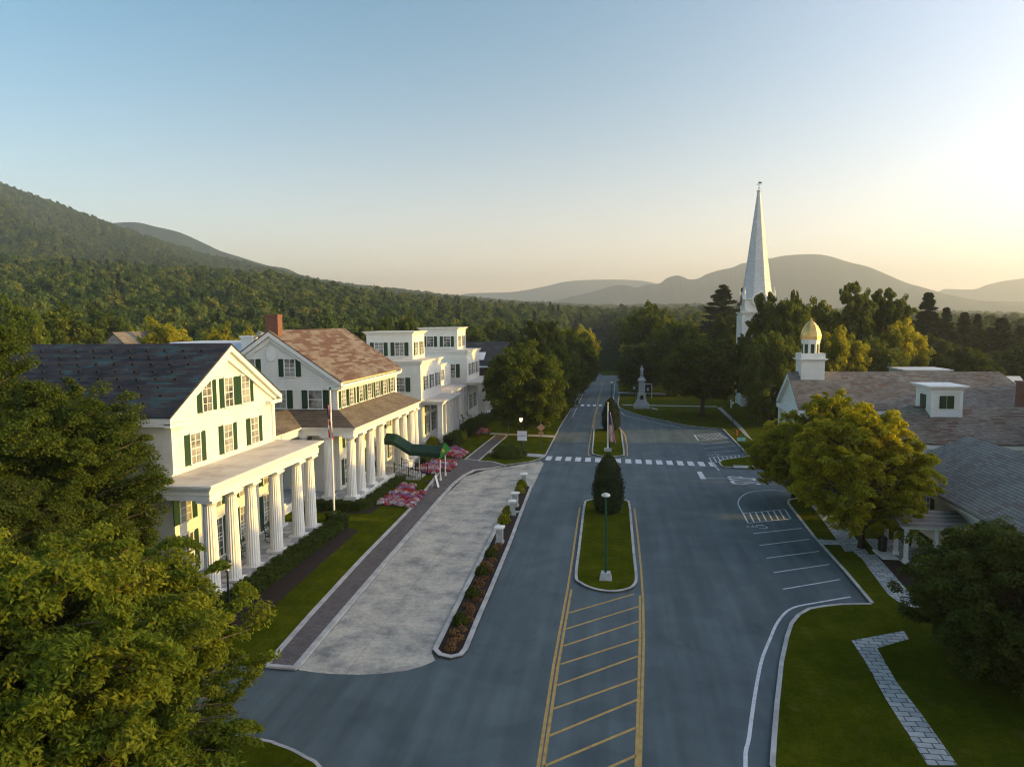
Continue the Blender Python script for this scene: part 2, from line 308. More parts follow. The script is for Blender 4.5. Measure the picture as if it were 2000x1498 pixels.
# ------------------------------------------------------------------ object helpers
ORG = {}
def setp(o, label=None, cat=None, group=None, kind=None):
    if label: o['label'] = label
    if cat: o['category'] = cat
    if group: o['group'] = group
    if kind: o['kind'] = kind
    return o
def thing(name, loc, label, cat, group=None):
    o = bpy.data.objects.new(name, None); COL.objects.link(o); o.location = loc; o.empty_display_size = .5
    ORG[o.name] = Vector(loc); return setp(o, label, cat, group)
class MB:
    def __init__(s): s.v = []; s.f = []; s.m = []
    def add(s, vs, fs, mi=0):
        b = len(s.v); s.v += [tuple(x) for x in vs]; s.f += [tuple(i + b for i in f) for f in fs]; s.m += [mi] * len(fs); return s
    def box(s, x0, x1, y0, y1, z0, z1, mi=0):
        return s.add([(x0, y0, z0), (x1, y0, z0), (x1, y1, z0), (x0, y1, z0), (x0, y0, z1), (x1, y0, z1), (x1, y1, z1), (x0, y1, z1)],
                     [(0, 3, 2, 1), (4, 5, 6, 7), (0, 1, 5, 4), (1, 2, 6, 5), (2, 3, 7, 6), (3, 0, 4, 7)], mi)
    def ob(s, o, u, n, a0, a1, b0, b1, z0, z1, mi=0):   # box in a wall frame: u along the wall, n out of it
        P = []
        for z in (z0, z1):
            for a, b in ((a0, b0), (a1, b0), (a1, b1), (a0, b1)):
                P.append((o[0] + u[0] * a + n[0] * b, o[1] + u[1] * a + n[1] * b, o[2] + z))
        return s.add(P, [(0, 3, 2, 1), (4, 5, 6, 7), (0, 1, 5, 4), (1, 2, 6, 5), (2, 3, 7, 6), (3, 0, 4, 7)], mi)
    def poly(s, pts, z0, z1=None, mi=0):                  # flat sheet, or a slab when z1 is given
        n = len(pts)
        if z1 is None: return s.add([(p[0], p[1], z0) for p in pts], [tuple(range(n))], mi)
        return s.add([(p[0], p[1], z0) for p in pts] + [(p[0], p[1], z1) for p in pts],
                     [tuple(reversed(range(n))), tuple(range(n, 2 * n))] + [(i, (i + 1) % n, n + (i + 1) % n, n + i) for i in range(n)], mi)
    def prism(s, prof, axis, a0, a1, mi=0):               # profile (h, z) swept along an axis
        n = len(prof); P = []
        for a in (a0, a1):
            for h, z in prof: P.append((a, h, z) if axis == 'x' else (h, a, z))
        return s.add(P, [tuple(range(n)), tuple(reversed(range(n, 2 * n)))] + [(i, n + i, n + (i + 1) % n, (i + 1) % n) for i in range(n)], mi)
    def lathe(s, c, prof, seg=16, mi=0, rot=0, sq=1.0):
        P = []; n = len(prof)
        for r, z in prof:
            for k in range(seg):
                a = 2 * PI * k / seg + rot; P.append((c[0] + r * math.cos(a), c[1] + r * math.sin(a) * sq, c[2] + z))
        fs = [(j * seg + k, j * seg + (k + 1) % seg, (j + 1) * seg + (k + 1) % seg, (j + 1) * seg + k) for j in range(n - 1) for k in range(seg)]
        fs += [tuple(reversed(range(seg))), tuple(range((n - 1) * seg, n * seg))]
        return s.add(P, fs, mi)
    def tube(s, pts, rad, seg=7, mi=0):
        pts = [Vector(p) for p in pts]; rad = rad if isinstance(rad, (list, tuple)) else [rad] * len(pts); P = []
        for i, p in enumerate(pts):
            d = (pts[min(i + 1, len(pts) - 1)] - pts[max(i - 1, 0)]).normalized()
            a = d.orthogonal().normalized() if abs(d.z) < .999 else Vector((1, 0, 0)); 
            a = (Vector((0, 0, 1)).cross(d)); a = a.normalized() if a.length > 1e-3 else Vector((1, 0, 0)); b = d.cross(a)
            for k in range(seg):
                t = 2 * PI * k / seg; P.append(p + (a * math.cos(t) + b * math.sin(t)) * rad[i])
        n = len(pts)
        fs = [(j * seg + k, j * seg + (k + 1) % seg, (j + 1) * seg + (k + 1) % seg, (j + 1) * seg + k) for j in range(n - 1) for k in range(seg)]
        fs += [tuple(reversed(range(seg))), tuple(range((n - 1) * seg, n * seg))]
        return s.add(P, fs, mi)
    def flute(s, c, r0, r1, z0, z1, seg=20):              # fluted tapering column shaft with slight swelling
        n = seg * 2; P = []; L = 6
        for j in range(L):
            t = j / (L - 1); r = r0 + (r1 - r0) * (t ** 1.3)
            for k in range(n):
                a = 2 * PI * k / n; rr = r * (1 if k % 2 == 0 else .91); P.append((c[0] + rr * math.cos(a), c[1] + rr * math.sin(a), z0 + (z1 - z0) * t))
        return s.add(P, [(j * n + k, j * n + (k + 1) % n, (j + 1) * n + (k + 1) % n, (j + 1) * n + k) for j in range(L - 1) for k in range(n)])
    def build(s, name, mat, parent=None, smooth=False):
        org = ORG[parent.name] if parent is not None else Vector((0, 0, 0))
        me = bpy.data.meshes.new(name); me.from_pydata([(a - org.x, b - org.y, c - org.z) for a, b, c in s.v], [], s.f)
        for mm in (mat if isinstance(mat, (list, tuple)) else [mat]): me.materials.append(mm)
        if isinstance(mat, (list, tuple)): me.polygons.foreach_set('material_index', s.m)
        if smooth: me.polygons.foreach_set('use_smooth', [True] * len(me.polygons))
        bm = bmesh.new(); bm.from_mesh(me); bmesh.ops.recalc_face_normals(bm, faces=bm.faces); bm.to_mesh(me); bm.free()
        o = bpy.data.objects.new(name, me); COL.objects.link(o)
        if parent is not None: o.parent = parent
        ORG[o.name] = org; return o
def children(o): return [c for c in bpy.data.objects if c.parent == o]
KIDS = {}
def copy_tree(src, loc, rotz=0, scale=1.0, label=None, group=None, mats=None):
    if src.name not in KIDS: KIDS[src.name] = [(c, children(c)) for c in children(src)]
    r = src.copy(); COL.objects.link(r); r.location = loc; r.rotation_euler = (0, 0, rotz)
    r.scale = scale if isinstance(scale, (tuple, list)) else (scale,) * 3
    if label: r['label'] = label
    if group: r['group'] = group
    for c, gs in KIDS[src.name]:
        d = c.copy(); COL.objects.link(d); d.parent = r
        for g in gs:
            e = g.copy(); COL.objects.link(e); e.parent = d
    return r
def struct(name, mb, mat): return setp(mb.build(name, mat), kind='structure')
def strip(mb, pts, width, z0, z1=None, closed=False, side=0):
    # a ribbon along pts; side 0 centred, +1 to the left of travel, -1 to the right
    P = [Vector((p[0], p[1])) for p in pts]; n = len(P); off = []
    for i in range(n):
        a = P[i - 1] if (i > 0 or closed) else P[i]; b = P[(i + 1) % n] if (i < n - 1 or closed) else P[i]
        d = (b - a).normalized(); off.append(Vector((-d.y, d.x)))
    l = [(P[i] + off[i] * (width / 2 if side == 0 else (width if side > 0 else 0))) for i in range(n)]
    r = [(P[i] - off[i] * (width / 2 if side == 0 else (0 if side > 0 else width))) for i in range(n)]
    for i in range(n if closed else n - 1):
        j = (i + 1) % n; q = [l[i], r[i], r[j], l[j]]
        if z1 is None: mb.add([(p.x, p.y, z0) for p in q], [(0, 1, 2, 3)])
        else:
            V = [(p.x, p.y, z0) for p in q] + [(p.x, p.y, z1) for p in q]; fs = [(4, 5, 6, 7), (0, 4, 7, 3), (1, 2, 6, 5)]
            if not closed and i == 0: fs.append((0, 1, 5, 4))
            if not closed and i == n - 2: fs.append((2, 3, 7, 6))
            mb.add(V, fs)
def smooth_path(pts, k=6, closed=False):
    P = [Vector((p[0], p[1])) for p in pts]; n = len(P); out = []
    for i in range(n if closed else n - 1):
        p0 = P[i - 1] if (i > 0 or closed) else P[i]; p1 = P[i]; p2 = P[(i + 1) % n]; p3 = P[(i + 2) % n] if (i < n - 2 or closed) else P[i + 1]
        for j in range(k):
            t = j / k; out.append(tuple(.5 * (2 * p1 + (p2 - p0) * t + (2 * p0 - 5 * p1 + 4 * p2 - p3) * t * t + (3 * p1 - p0 - 3 * p2 + p3) * t ** 3)))
    if not closed: out.append(tuple(P[-1]))
    return out
gp = lambda L: [G(*a) for a in L]

# ================================================================== LAND
struct('ground', MB().box(-9000, 9000, -600, 12000, -3, 0), M['ground'])
# asphalt: street, forecourt crossing and side street
struct('road', MB().poly([(-70, -12), (24, -12), (24, 95), (21, 128), (7, 138), (.9, 150), (.9, 205), (-4, 225), (-7, 300), (-12, 380), (-20, 500), (-26, 500), (-17, 380), (-14, 300), (-10, 230), (-8.6, 190), (-8.6, 60), (-16, 40), (-70, 33)], .004), M['asphalt'])
struct('side_street', MB().poly([(24, 64.5), (27.5, 64.5), (27.5, 79), (24, 79)], .004), M['asphalt'])
KZ = .13
def lawn(name, pts, kerb=True, z=KZ):
    o = struct(name, MB().poly(pts, 0.0, z - .02), M['lawn']); return o
# left side: hotel lawn, edge follows the forecourt kerb and the street
kerbL = gp([(583, 1307), (668, 1205), (754, 1103), (812, 1035), (864, 973.5)]) + gp([(889, 946), (909, 929.5), (928, 920), (950, 917)])
edgeL = gp([(987.6, 910.5), (1015, 906.5), (1040, 902.5), (1055, 898), (1064, 893.5), (1068, 888), (1094, 836), (1119, 795)]) + [(-7.8, 150)]
lawn('hotel_lawn', [(-75, 30.6), (-16.3, 29.9)] + [(p[0] - .15, p[1]) for p in kerbL] + edgeL + [(-75, 150)])
kb = MB(); strip(kb, kerbL, .3, 0, KZ, side=1); strip(kb, edgeL, .16, 0, KZ, side=1)
strip(kb, [kerbL[-1], edgeL[0]], .1, 0, .125, side=1)
struct('kerb', kb, M['kerb'])
lawn('verge', [(-60, 158), (-7.7, 158), (-7.9, 205), (-9.6, 225), (-11.2, 255), (-13.5, 300), (-15, 340), (-60, 340)])
# bottom-left lawn corner
c0 = smooth_path([(-30, 25.6), (-20, 25.2)] + gp([(505, 1446), (540, 1455), (575, 1468), (600, 1482), (625, 1498)]) + [(-9.3, 21.5), (-8.8, 18.5), (-8.6, 10)], 4)
lawn('verge', c0 + [(-30, 10)])
kb = MB(); strip(kb, c0, .14, 0, KZ, side=-1); struct('kerb', kb, M['kerb'])
# right side, south of the side street
r0 = [(5.9, 8), (5.6, 20)] + gp([(1503, 1498), (1507, 1440), (1513, 1374), (1522, 1296), (1533, 1246), (1542, 1220), (1556, 1203), (1577, 1191), (1604, 1186), (1640, 1182), (1700, 1181)])
r1 = gp([(1700, 1181), (1649.5, 1120), (1587, 1050), (1547, 998), (1537, 984), (1537.5, 979.5), (1543, 976.5), (1561, 974), (1600, 974)]) + [(30, 64.4)]
lawn('green', r0 + r1[1:] + [(60, 64.4), (60, 8)])
kb = MB(); strip(kb, r0, .2, 0, KZ, side=-1); strip(kb, r1, .2, 0, KZ, side=-1); struct('kerb', kb, M['kerb'])
# right side, north of the side street
n0 = [(30, 78.9)] + gp([(1507, 918.5), (1411, 913.5), (1405, 908), (1402.7, 904), (1408, 900), (1428, 896.5), (1462, 892.5)])
n1 = gp([(1462, 892.5), (1411, 839), (1378, 836.5), (1340, 832.5), (1300, 823.5), (1270, 817), (1245.7, 811.2), (1222.6, 803.5), (1210, 798), (1206, 792.5)]) + [(.5, 150)]
lawn('green', n0 + n1[1:] + [(75, 150), (75, 78.9)])
kb = MB(); strip(kb, n0, .2, 0, KZ, side=-1); strip(kb, n1, .2, 0, KZ, side=-1); struct('kerb', kb, M['kerb'])
lawn('verge', [(.6, 156), (.6, 185), (50, 185), (50, 156)]); lawn('verge', [(-4.2, 208), (50, 208), (50, 345), (-11, 345), (-8.2, 300), (-5.8, 255)])
# forecourt of pale concrete
fc = gp([(583, 1308), (615, 1313), (650, 1316), (700, 1317.5), (745, 1315.5), (790, 1310), (825, 1301), (850, 1290), (843, 1274), (1008, 952), (1041, 951), (1062, 905), (1055, 900), (1030, 905), (1000, 910), (950, 918), (909, 930), (864, 974), (754, 1104)])
struct('forecourt', MB().poly(fc, .010), M['concrete'])
# paver walk and its border stones
walk = gp([(523, 1303), (578, 1308)]) + [(p[0] - .28, p[1]) for p in kerbL[1:]] + gp([(988, 911), (962, 903), (935, 901.5), (912, 898.5), (882, 897)]) + gp([(861, 926), (840, 950), (803, 996), (703, 1100), (612, 1200)])
PZ = KZ + .002
struct('walkway', MB().poly(walk, PZ - .01), M['paver'])
w2 = [(-17.3, 79.6), (-15.4, 80.2), (-15.2, 93), (-15.6, 112), (-17.2, 112), (-17.0, 93)]
struct('walkway', MB().poly(gp([(907, 900), (935, 901.5), (991, 852), (967, 852)]) , PZ - .008), M['paver'])
st = MB(); strip(st, gp([(521, 1302), (612, 1198), (703, 1098), (803, 994.5), (840, 948), (858, 924)]), .3, .05, PZ + .015)
strip(st, gp([(521, 1303.5), (580, 1308.5)]), .26, .05, PZ + .015)
strip(st, gp([(907, 900), (967, 852)]), .2, .05, PZ + .012); strip(st, gp([(935, 901.5), (991, 852)]), .2, .05, PZ + .012)
strip(st, gp([(912, 898.5), (935, 901.8), (962, 903.5), (988, 911)]), .2, .05, PZ + .012)
struct('edging', st, M['kerb'])
# cross paths on the hotel lawn
cp = MB(); cp.poly(gp([(958, 882), (1064, 889.5), (1062, 895.5), (956, 888)]), PZ - .009); cp.poly(gp([(990, 848), (1086, 852), (1084, 856), (988, 852)]), PZ - .009); cp.poly(gp([(960, 846.5), (990, 848), (988, 852), (955, 850)]), PZ - .006)
struct('path', cp, M['kerb'])
struct('driveway', MB().poly([(-40, 128), (-7.9, 128.5), (-7.8, 146), (-40, 146)], KZ - .012), M['asphalt'])
# marble slab paths on the right
sp = MB()
sp.poly(smooth_path(gp([(1581, 985), (1600, 1010), (1622, 1040), (1650, 1080)]), 3) + gp([(1690, 1078), (1660, 1040), (1632, 1008), (1612, 985)]), PZ - .01)
sp.poly(gp([(1680, 1090), (1705, 1125), (1735, 1165), (1770, 1190), (1800, 1190), (1745, 1125), (1712, 1085)]), PZ - .006)
sp.poly(gp([(1599, 1056), (1680, 1061), (1700, 1090), (1680, 1092), (1650, 1068), (1603, 1066)]), PZ - .008)
sp.poly(gp([(1690, 1055), (1760, 1058), (1770, 1085), (1712, 1085)]), PZ - .004)
sp.poly(gp([(1663, 1255), (1765, 1236), (1775, 1252), (1713, 1270), (1750, 1335), (1800, 1400), (1870, 1500), (1812, 1500), (1730, 1370), (1690, 1296)]), PZ - .01)
sp.poly(gp([(1400, 797), (1408, 796.5), (1450, 836), (1470, 862), (1455, 852), (1430, 825)]), PZ - .01)
sp.poly(gp([(1431, 910.6), (1500, 912.5), (1500, 917), (1435, 916)]), PZ - .008)
sp.poly(gp([(1216, 791.2), (1400, 794.6), (1400, 796.2), (1216, 792.8)]), PZ - .008); sp.poly(gp([(1206, 766), (1300, 769), (1300, 772.5), (1206, 769.5)]), PZ - .008)
sp.poly(gp([(1272, 797), (1285, 800), (1283, 802), (1271, 799)]), PZ - .004)
struct('path', sp, M['slab'])
struct('garden_bed', MB().poly(gp([(1712, 1088), (1790, 1085), (1810, 1140), (1770, 1150), (1745, 1125)]), PZ - .002), M['mulch'])
# median islands
def island(name, pts, mat, kw=.18, z=KZ):
    out = smooth_path(pts, 5, True); kb = MB(); strip(kb, out, kw, 0, z, closed=True, side=1)
    struct('kerb', kb, M['kerb']); return struct(name, MB().poly(out, 0.0, z - .03), mat)
q6 = lambda x, y: G(800 + x / 3.744, 900 + y / 3.744)
island('median', [q6(*a) for a in [(1272, 330), (1300, 295), (1440, 285), (1585, 295), (1615, 330), (1632, 500), (1650, 690), (1668, 860), (1650, 920), (1590, 952), (1480, 967), (1350, 950), (1245, 905), (1207, 850), (1230, 650), (1250, 490)]][::-1], M['lawn'])
q7 = lambda x, y: G(1120 + x / 6.807, 760 + y / 6.807)
island('median', [q7(*a) for a in [(268, 555), (300, 535), (450, 528), (600, 535), (640, 560), (660, 700), (682, 870), (640, 895), (450, 908), (290, 885), (243, 850), (255, 700)]][::-1], M['lawn'])
pl = [q6(*a) for a in [(1730/4.444*0+0, 0)]] if False else None
plant_out = gp([(1010, 952), (1026, 950), (1040, 952.5), (1022, 1000), (998, 1066), (965, 1148), (938, 1212), (914, 1272), (903, 1284), (880, 1289), (856, 1284), (845, 1272), (871, 1220), (912, 1140), (950, 1066), (980, 1008)])[::-1]
kb = MB(); strip(kb, plant_out, .26, 0, .15, closed=True, side=1); struct('kerb', kb, M['kerb'])
struct('planting_strip', MB().poly(plant_out, 0, .11), M['mulch'])

# ------------------------------------------------------------------ road markings
LZ = .010
def line(pts, wd, mb): strip(mb, pts, wd, LZ)
# zebra crossings: each stripe a quad
wm = MB()
A = Vector(G(1072, 894.8)); B = Vector(G(1391, 906.9)); n = 16
d = (B - A).normalized(); u = Vector((0, 1))
for i in range(n + 1):
    c = A + (B - A) * i / n; hw = .33
    q = [c - d * hw - u * 1.2, c + d * hw - u * 1.2, c + d * hw + u * 1.2, c - d * hw + u * 1.2]
    if 5.2 < i < 6.0: continue
    wm.add([(p.x, p.y, LZ) for p in q], [(0, 1, 2, 3)])
for i in range(5):
    c = Vector(G(1126 + 11.7 * i, 791.6)); q = [c + Vector(a) for a in ((-.3, -1.4), (.3, -1.4), (.3, 1.4), (-.3, 1.4))]; wm.add([(p.x, p.y, LZ) for p in q], [(0, 1, 2, 3)])
for i in range(8):   # across the side street
    y = 66.6 + i * 1.42; wm.add([(16.3, y, LZ), (18.7, y + .05, LZ), (18.7, y + .65, LZ), (16.3, y + .6, LZ)], [(0, 1, 2, 3)])
wm.poly(gp([(1361, 921), (1370, 921), (1379.5, 935.5), (1368.5, 935.5)]), LZ)       # stop bar
struct('crosswalk_marking', wm, M['white_line'])
pm = MB(); W_ = .11
for a, b in [((1471, 1042), (1566, 1031.5)), ((1483, 1065), (1581.5, 1053)), ((1497, 1090), (1600, 1076.5)), ((1511.6, 1118), (1620, 1102)), ((1529, 1150.5), (1641, 1131.5))]:
    line(gp([a, b]), W_, pm)
h0 = gp([(1452, 1002.5), (1533, 995)]); h1 = gp([(1461, 1021.5), (1544.5, 1013)])
line(h0, W_, pm); line(h1, W_, pm); line([h0[1], h1[1]], W_, pm)
for i in range(1, 7):
    f = i / 7; line([tuple(Vector(h0[0]).lerp(Vector(h0[1]), f)), tuple(Vector(h1[0]).lerp(Vector(h1[1]), f))], W_, pm)
line(smooth_path(gp([(1461, 1021.5), (1452, 1004), (1445, 992), (1441.5, 982), (1446, 972), (1458, 963.5), (1475, 959.5), (1500, 957.5), (1530, 958.5), (1550, 959)]), 4), W_, pm)
k0 = gp([(1356, 849.5), (1410, 845.5)]); k1 = gp([(1364, 860.5), (1422, 856)]); line(k0, W_, pm); line([k0[0], k1[0]], .16, pm); line(k1, W_, pm)
for i in range(7):
    f0 = i / 7; f1 = min(1, f0 + .38); line([tuple(Vector(k0[0]).lerp(Vector(k0[1]), f0)), tuple(Vector(k1[0]).lerp(Vector(k1[1]), f1))], W_, pm)
for a, b in [((1368.5, 868), (1426, 863)), ((1374.5, 875.8), (1436, 871)), ((1379.5, 884.5), (1440, 880))]: line(gp([a, b]), W_, pm)
j0 = gp([(1385, 893.5), (1452, 888)]); line(j0, W_, pm); line(gp([(1385, 893.5), (1394, 908), (1405, 919)]), W_, pm)
for i in range(1, 8):
    a = Vector(j0[0]).lerp(Vector(j0[1]), i / 8.2); e = a + (Vector(G(1394, 908)) - Vector(j0[0])) * (.72 if i < 3 else .36); line([tuple(a), tuple(e)], W_, pm)
line(smooth_path([(3.7, 18)] + gp([(1456, 1498), (1463, 1440), (1474, 1360), (1487, 1292), (1503, 1250), (1520, 1213), (1547, 1187.5), (1600, 1176), (1661, 1165.5)]), 4), .15, pm)
line(gp([(1197, 795), (1199, 770), (1201, 750)]), .12, pm); line(gp([(1213, 805), (1220, 812), (1240, 817), (1275, 824), (1300, 830), (1330, 835)]), .11, pm)
line([(8.5, 72.6), (16.3, 72.9)], .1, pm); line([(18, 74.4), (24, 74.0)], .1, pm)
line(gp([(1118, 815), (1150, 745)]), .09, pm)
# wheelchair symbols
def wheelchair(c, sc, ax):
    X = Vector((ax[0], ax[1])); Y = Vector((-X.y, X.x)); f = lambda a, b: tuple(Vector(c) + X * a * sc + Y * b * sc)
    line([f(.45 * math.cos(t) - .1, .45 * math.sin(t) - .3) for t in [PI * .75 + i * PI * 1.35 / 12 for i in range(13)]], .09, pm)
    line([f(-.1, .75), f(-.1, .1), f(.4, .1), f(.6, -.55), f(.8, -.5)], .1, pm); line([f(-.1, .45), f(.3, .45)], .09, pm)
    pm.poly([f(-.1 + .13 * math.cos(t * PI / 4), .95 + .13 * math.sin(t * PI / 4)) for t in range(8)], LZ)
wheelchair(G(1481, 1028.5), .85, (0, 1)); wheelchair(G(1393, 888.5), .8, (0, 1))
struct('parking_marking', pm, M['white_line'])
ym = MB(); yw = .13
line([(-2.62, 8)] + gp([(1051, 1498), (1081, 1300), (1103, 1180), (1109, 1148), (1118, 1090), (1127, 1025), (1132.5, 991)]), yw, ym)
line([(-2.30, 8)] + gp([(1061, 1498), (1090, 1300), (1111, 1180), (1116, 1151)]), yw, ym)
line([(.72, 8)] + gp([(1243, 1498), (1250, 1250), (1250, 1163)]), yw, ym)
line([(1.02, 8)] + gp([(1250, 1498), (1257.5, 1250), (1256, 1170), (1252, 1110), (1246, 1050), (1239, 992)]), yw, ym)
for (xa, ya), (xb, yb) in [((1112, 1196.5), (1238, 1160)), ((1107, 1227.5), (1248, 1184)), ((1101, 1261), (1248, 1213)), ((1095, 1297), (1248, 1248)), ((1088.5, 1338), (1246.5, 1281)), ((1081, 1384), (1246, 1325)), ((1072, 1437), (1245, 1366)), ((1062, 1496), (1243.5, 1420)), ((1048, 1562), (1242, 1475))]:
    line(gp([(xa, ya), (xb, yb)]), yw, ym)
line(gp([(1150, 890), (1149, 882), (1155, 845), (1160, 815), (1166, 795), (1170, 775), (1178, 748)]), yw, ym); line(gp([(1159, 840), (1163, 812), (1168, 795)]), yw, ym)
line(gp([(1150, 890), (1160, 893.5), (1187, 894.5), (1222, 893)]), yw * .8, ym); line(gp([(1205, 831), (1214, 839), (1221, 850), (1225, 870), (1225.5, 891)]), yw * 1.3, ym)
line([(7.5, 71.2), (16, 70.6), (24, 70.2)], .1, ym)
line(gp([(1160, 800), (1175, 810)]), .08, ym)
for i in range(9): line(gp([(1162 - i * .8, 806 + i * 3.5), (1178, 810 + i * 3.2)]), .08, ym)
struct('centre_marking', ym, M['yellow_line'])

def text_mesh(name, s, mat, size, mtx, parent=None, depth=.002, label=None):
    cu = bpy.data.curves.new(name, 'FONT'); cu.body = s; cu.size = size; cu.extrude = depth; cu.align_x = 'CENTER'; cu.align_y = 'CENTER'
    tmp = bpy.data.objects.new('tmp', cu); COL.objects.link(tmp); bpy.context.view_layer.update()
    me = bpy.data.meshes.new_from_object(tmp.evaluated_get(bpy.context.evaluated_depsgraph_get())); bpy.data.objects.remove(tmp)
    me.transform(mtx)
    if parent is not None: me.transform(Matrix.Translation(-ORG[parent.name]))
    me.materials.clear(); me.materials.append(mat); o = bpy.data.objects.new(name, me); COL.objects.link(o)
    if parent is not None: o.parent = parent; ORG[o.name] = ORG[parent.name]
    return o
# STOP painted for drivers leaving the side street (they head for -X)
mt = Matrix.Translation((12.7, 72.0, LZ + .002)) @ Matrix(((0, -2.9, 0, 0), (1.12, 0, 0, 0), (0, 0, 1, 0), (0, 0, 0, 1)))
setp(text_mesh('stop_marking', 'STOP', M['white_line'], 1.35, mt, depth=0), kind='structure')

# ================================================================== TREES
def leaf_mesh(name, cen, nor, size, val, mat, aspect=1.6, droop=None):
    n = len(cen); r = RNG.normal(size=(n, 3)); t = np.cross(nor, r); t /= np.linalg.norm(t, axis=1, keepdims=True) + 1e-9
    if droop is not None: t = t + np.array([0, 0, -droop]); t /= np.linalg.norm(t, axis=1, keepdims=True)
    b = np.cross(nor, t); b /= np.linalg.norm(b, axis=1, keepdims=True) + 1e-9
    s = (size * RNG.uniform(.65, 1.3, n))[:, None]
    v = np.stack([cen - t * s * aspect * .5, cen + b * s * .5, cen + t * s * aspect * .5 - nor * s * .18, cen - b * s * .5], 1).reshape(-1, 3)
    me = bpy.data.meshes.new(name); me.vertices.add(4 * n); me.vertices.foreach_set('co', v.astype(np.float32).ravel())
    me.loops.add(4 * n); me.loops.foreach_set('vertex_index', np.arange(4 * n, dtype=np.int32))
    me.polygons.add(n); me.polygons.foreach_set('loop_start', np.arange(0, 4 * n, 4, dtype=np.int32))
    me.update(calc_edges=True)
    a = me.attributes.new('leaf', 'FLOAT', 'FACE'); a.data.foreach_set('value', np.asarray(val, dtype=np.float32))
    me.materials.append(mat); me.validate(); return me
def nrm(v): return v / (np.linalg.norm(v, axis=-1, keepdims=True) + 1e-9)
def crown_points(R, Rz, cz, lobes, per, n, rc, flat=.7, seed=1, low=.55, shape=None):
    """clumps on lobes on an ellipsoid; returns leaf centres, normals, a value per leaf, clump centres"""
    g = np.random.default_rng(seed); L = []
    for i in range(lobes):
        ph = i * 2.39996 + g.uniform(-.3, .3); zz = 1 - (1 + low) * (i + .5) / lobes
        rr = math.sqrt(max(.05, 1 - min(1, abs(zz)) ** 2)) * (1 if zz > 0 else .95)
        k = g.uniform(.50, .74)
        L.append((np.array([math.cos(ph) * rr * R * k, math.sin(ph) * rr * R * k, cz + zz * Rz * k]), g.uniform(.36, .52) * min(R, Rz * 1.1)))
    cl = []
    for c, lr in L:
        for j in range(per):
            d = nrm(g.normal(size=3) + nrm(c - np.array([0, 0, cz])) * .9); cl.append((c + d * lr * np.array([1, 1, .85]) * g.uniform(.75, 1.1), g.uniform(.7, 1.3) * rc, d))
    if shape: cl = [x for x in cl if shape(x[0])]
    m = max(8, n // len(cl)); C = []; Nn = []; V = []
    for c, r, d in cl:
        u = nrm(g.normal(size=(m, 3))); rad = r * g.uniform(.35, 1.0, m)[:, None] ** .6
        u[:, 2] = np.where(g.uniform(size=m) < .55, np.abs(u[:, 2]), u[:, 2])
        C.append(c + u * rad * np.array([1, 1, flat])); Nn.append(nrm(u * .6 + np.array([0, 0, .55]) + g.normal(size=(m, 3)) * .5 + d * .3)); V.append(np.clip(g.normal(.5, .22, m) + g.normal(0, .15), 0, 1))
    return np.concatenate(C), np.concatenate(Nn), np.concatenate(V), [x[0] for x in cl], L
def limbs(mb, L, cl, z0, r0, cz, g, bend=.25, nb=2):
    zt = cz - .35 * abs(cz - z0); tr = [(0, 0, -.1), (.05, .02, z0 * .5), (.1, -.05, z0), (.05, .05, zt + .2)]
    mb.tube(tr, [r0 * 1.35, r0, r0 * .85, r0 * .6], 9)
    for i, (c, lr) in enumerate(L):
        s = Vector((0, 0, z0 + (zt - z0) * (i % 5) / 5)); e = Vector(c); m = s.lerp(e, .5) + Vector((0, 0, -.12 * (e - s).length))
        mb.tube([s, m, e], [r0 * .42, r0 * .26, r0 * .1], 6)
        near = sorted(cl, key=lambda q: (Vector(q) - e).length)[:nb]
        for q in near: mb.tube([e, (e + Vector(q)) / 2 + Vector((0, 0, .1)), Vector(q)], [r0 * .1, r0 * .07, r0 * .03], 4)
def broadleaf(name, leafmat, R, H, base, n, leaf, seed, label, lobes=11, per=14, rc=None, cat='tree', flat=.7, aspect=1.5, low=.55, droop=None, nb=2, shape=None):
    """base = height of the bare trunk"""
    root = thing(name, (0, 0, 0), label, cat); g = random.Random(seed)
    Rz = (H - base) / 2 * 1.05; cz = base + (H - base) / 2
    C, Nn, V, cl, L = crown_points(R, Rz, cz, lobes, per, n, rc or R * .2, flat, seed, low, shape)
    me = leaf_mesh('crown', C, Nn, leaf, V, leafmat, aspect, droop)
    c = bpy.data.objects.new('crown', me); COL.objects.link(c); c.parent = root; ORG[c.name] = Vector((0, 0, 0))
    mb = MB(); limbs(mb, L, cl, base * 1.15, H * .022 + .05, cz, g, nb=nb); mb.build('trunk', M['bark'], root, True)
    return root
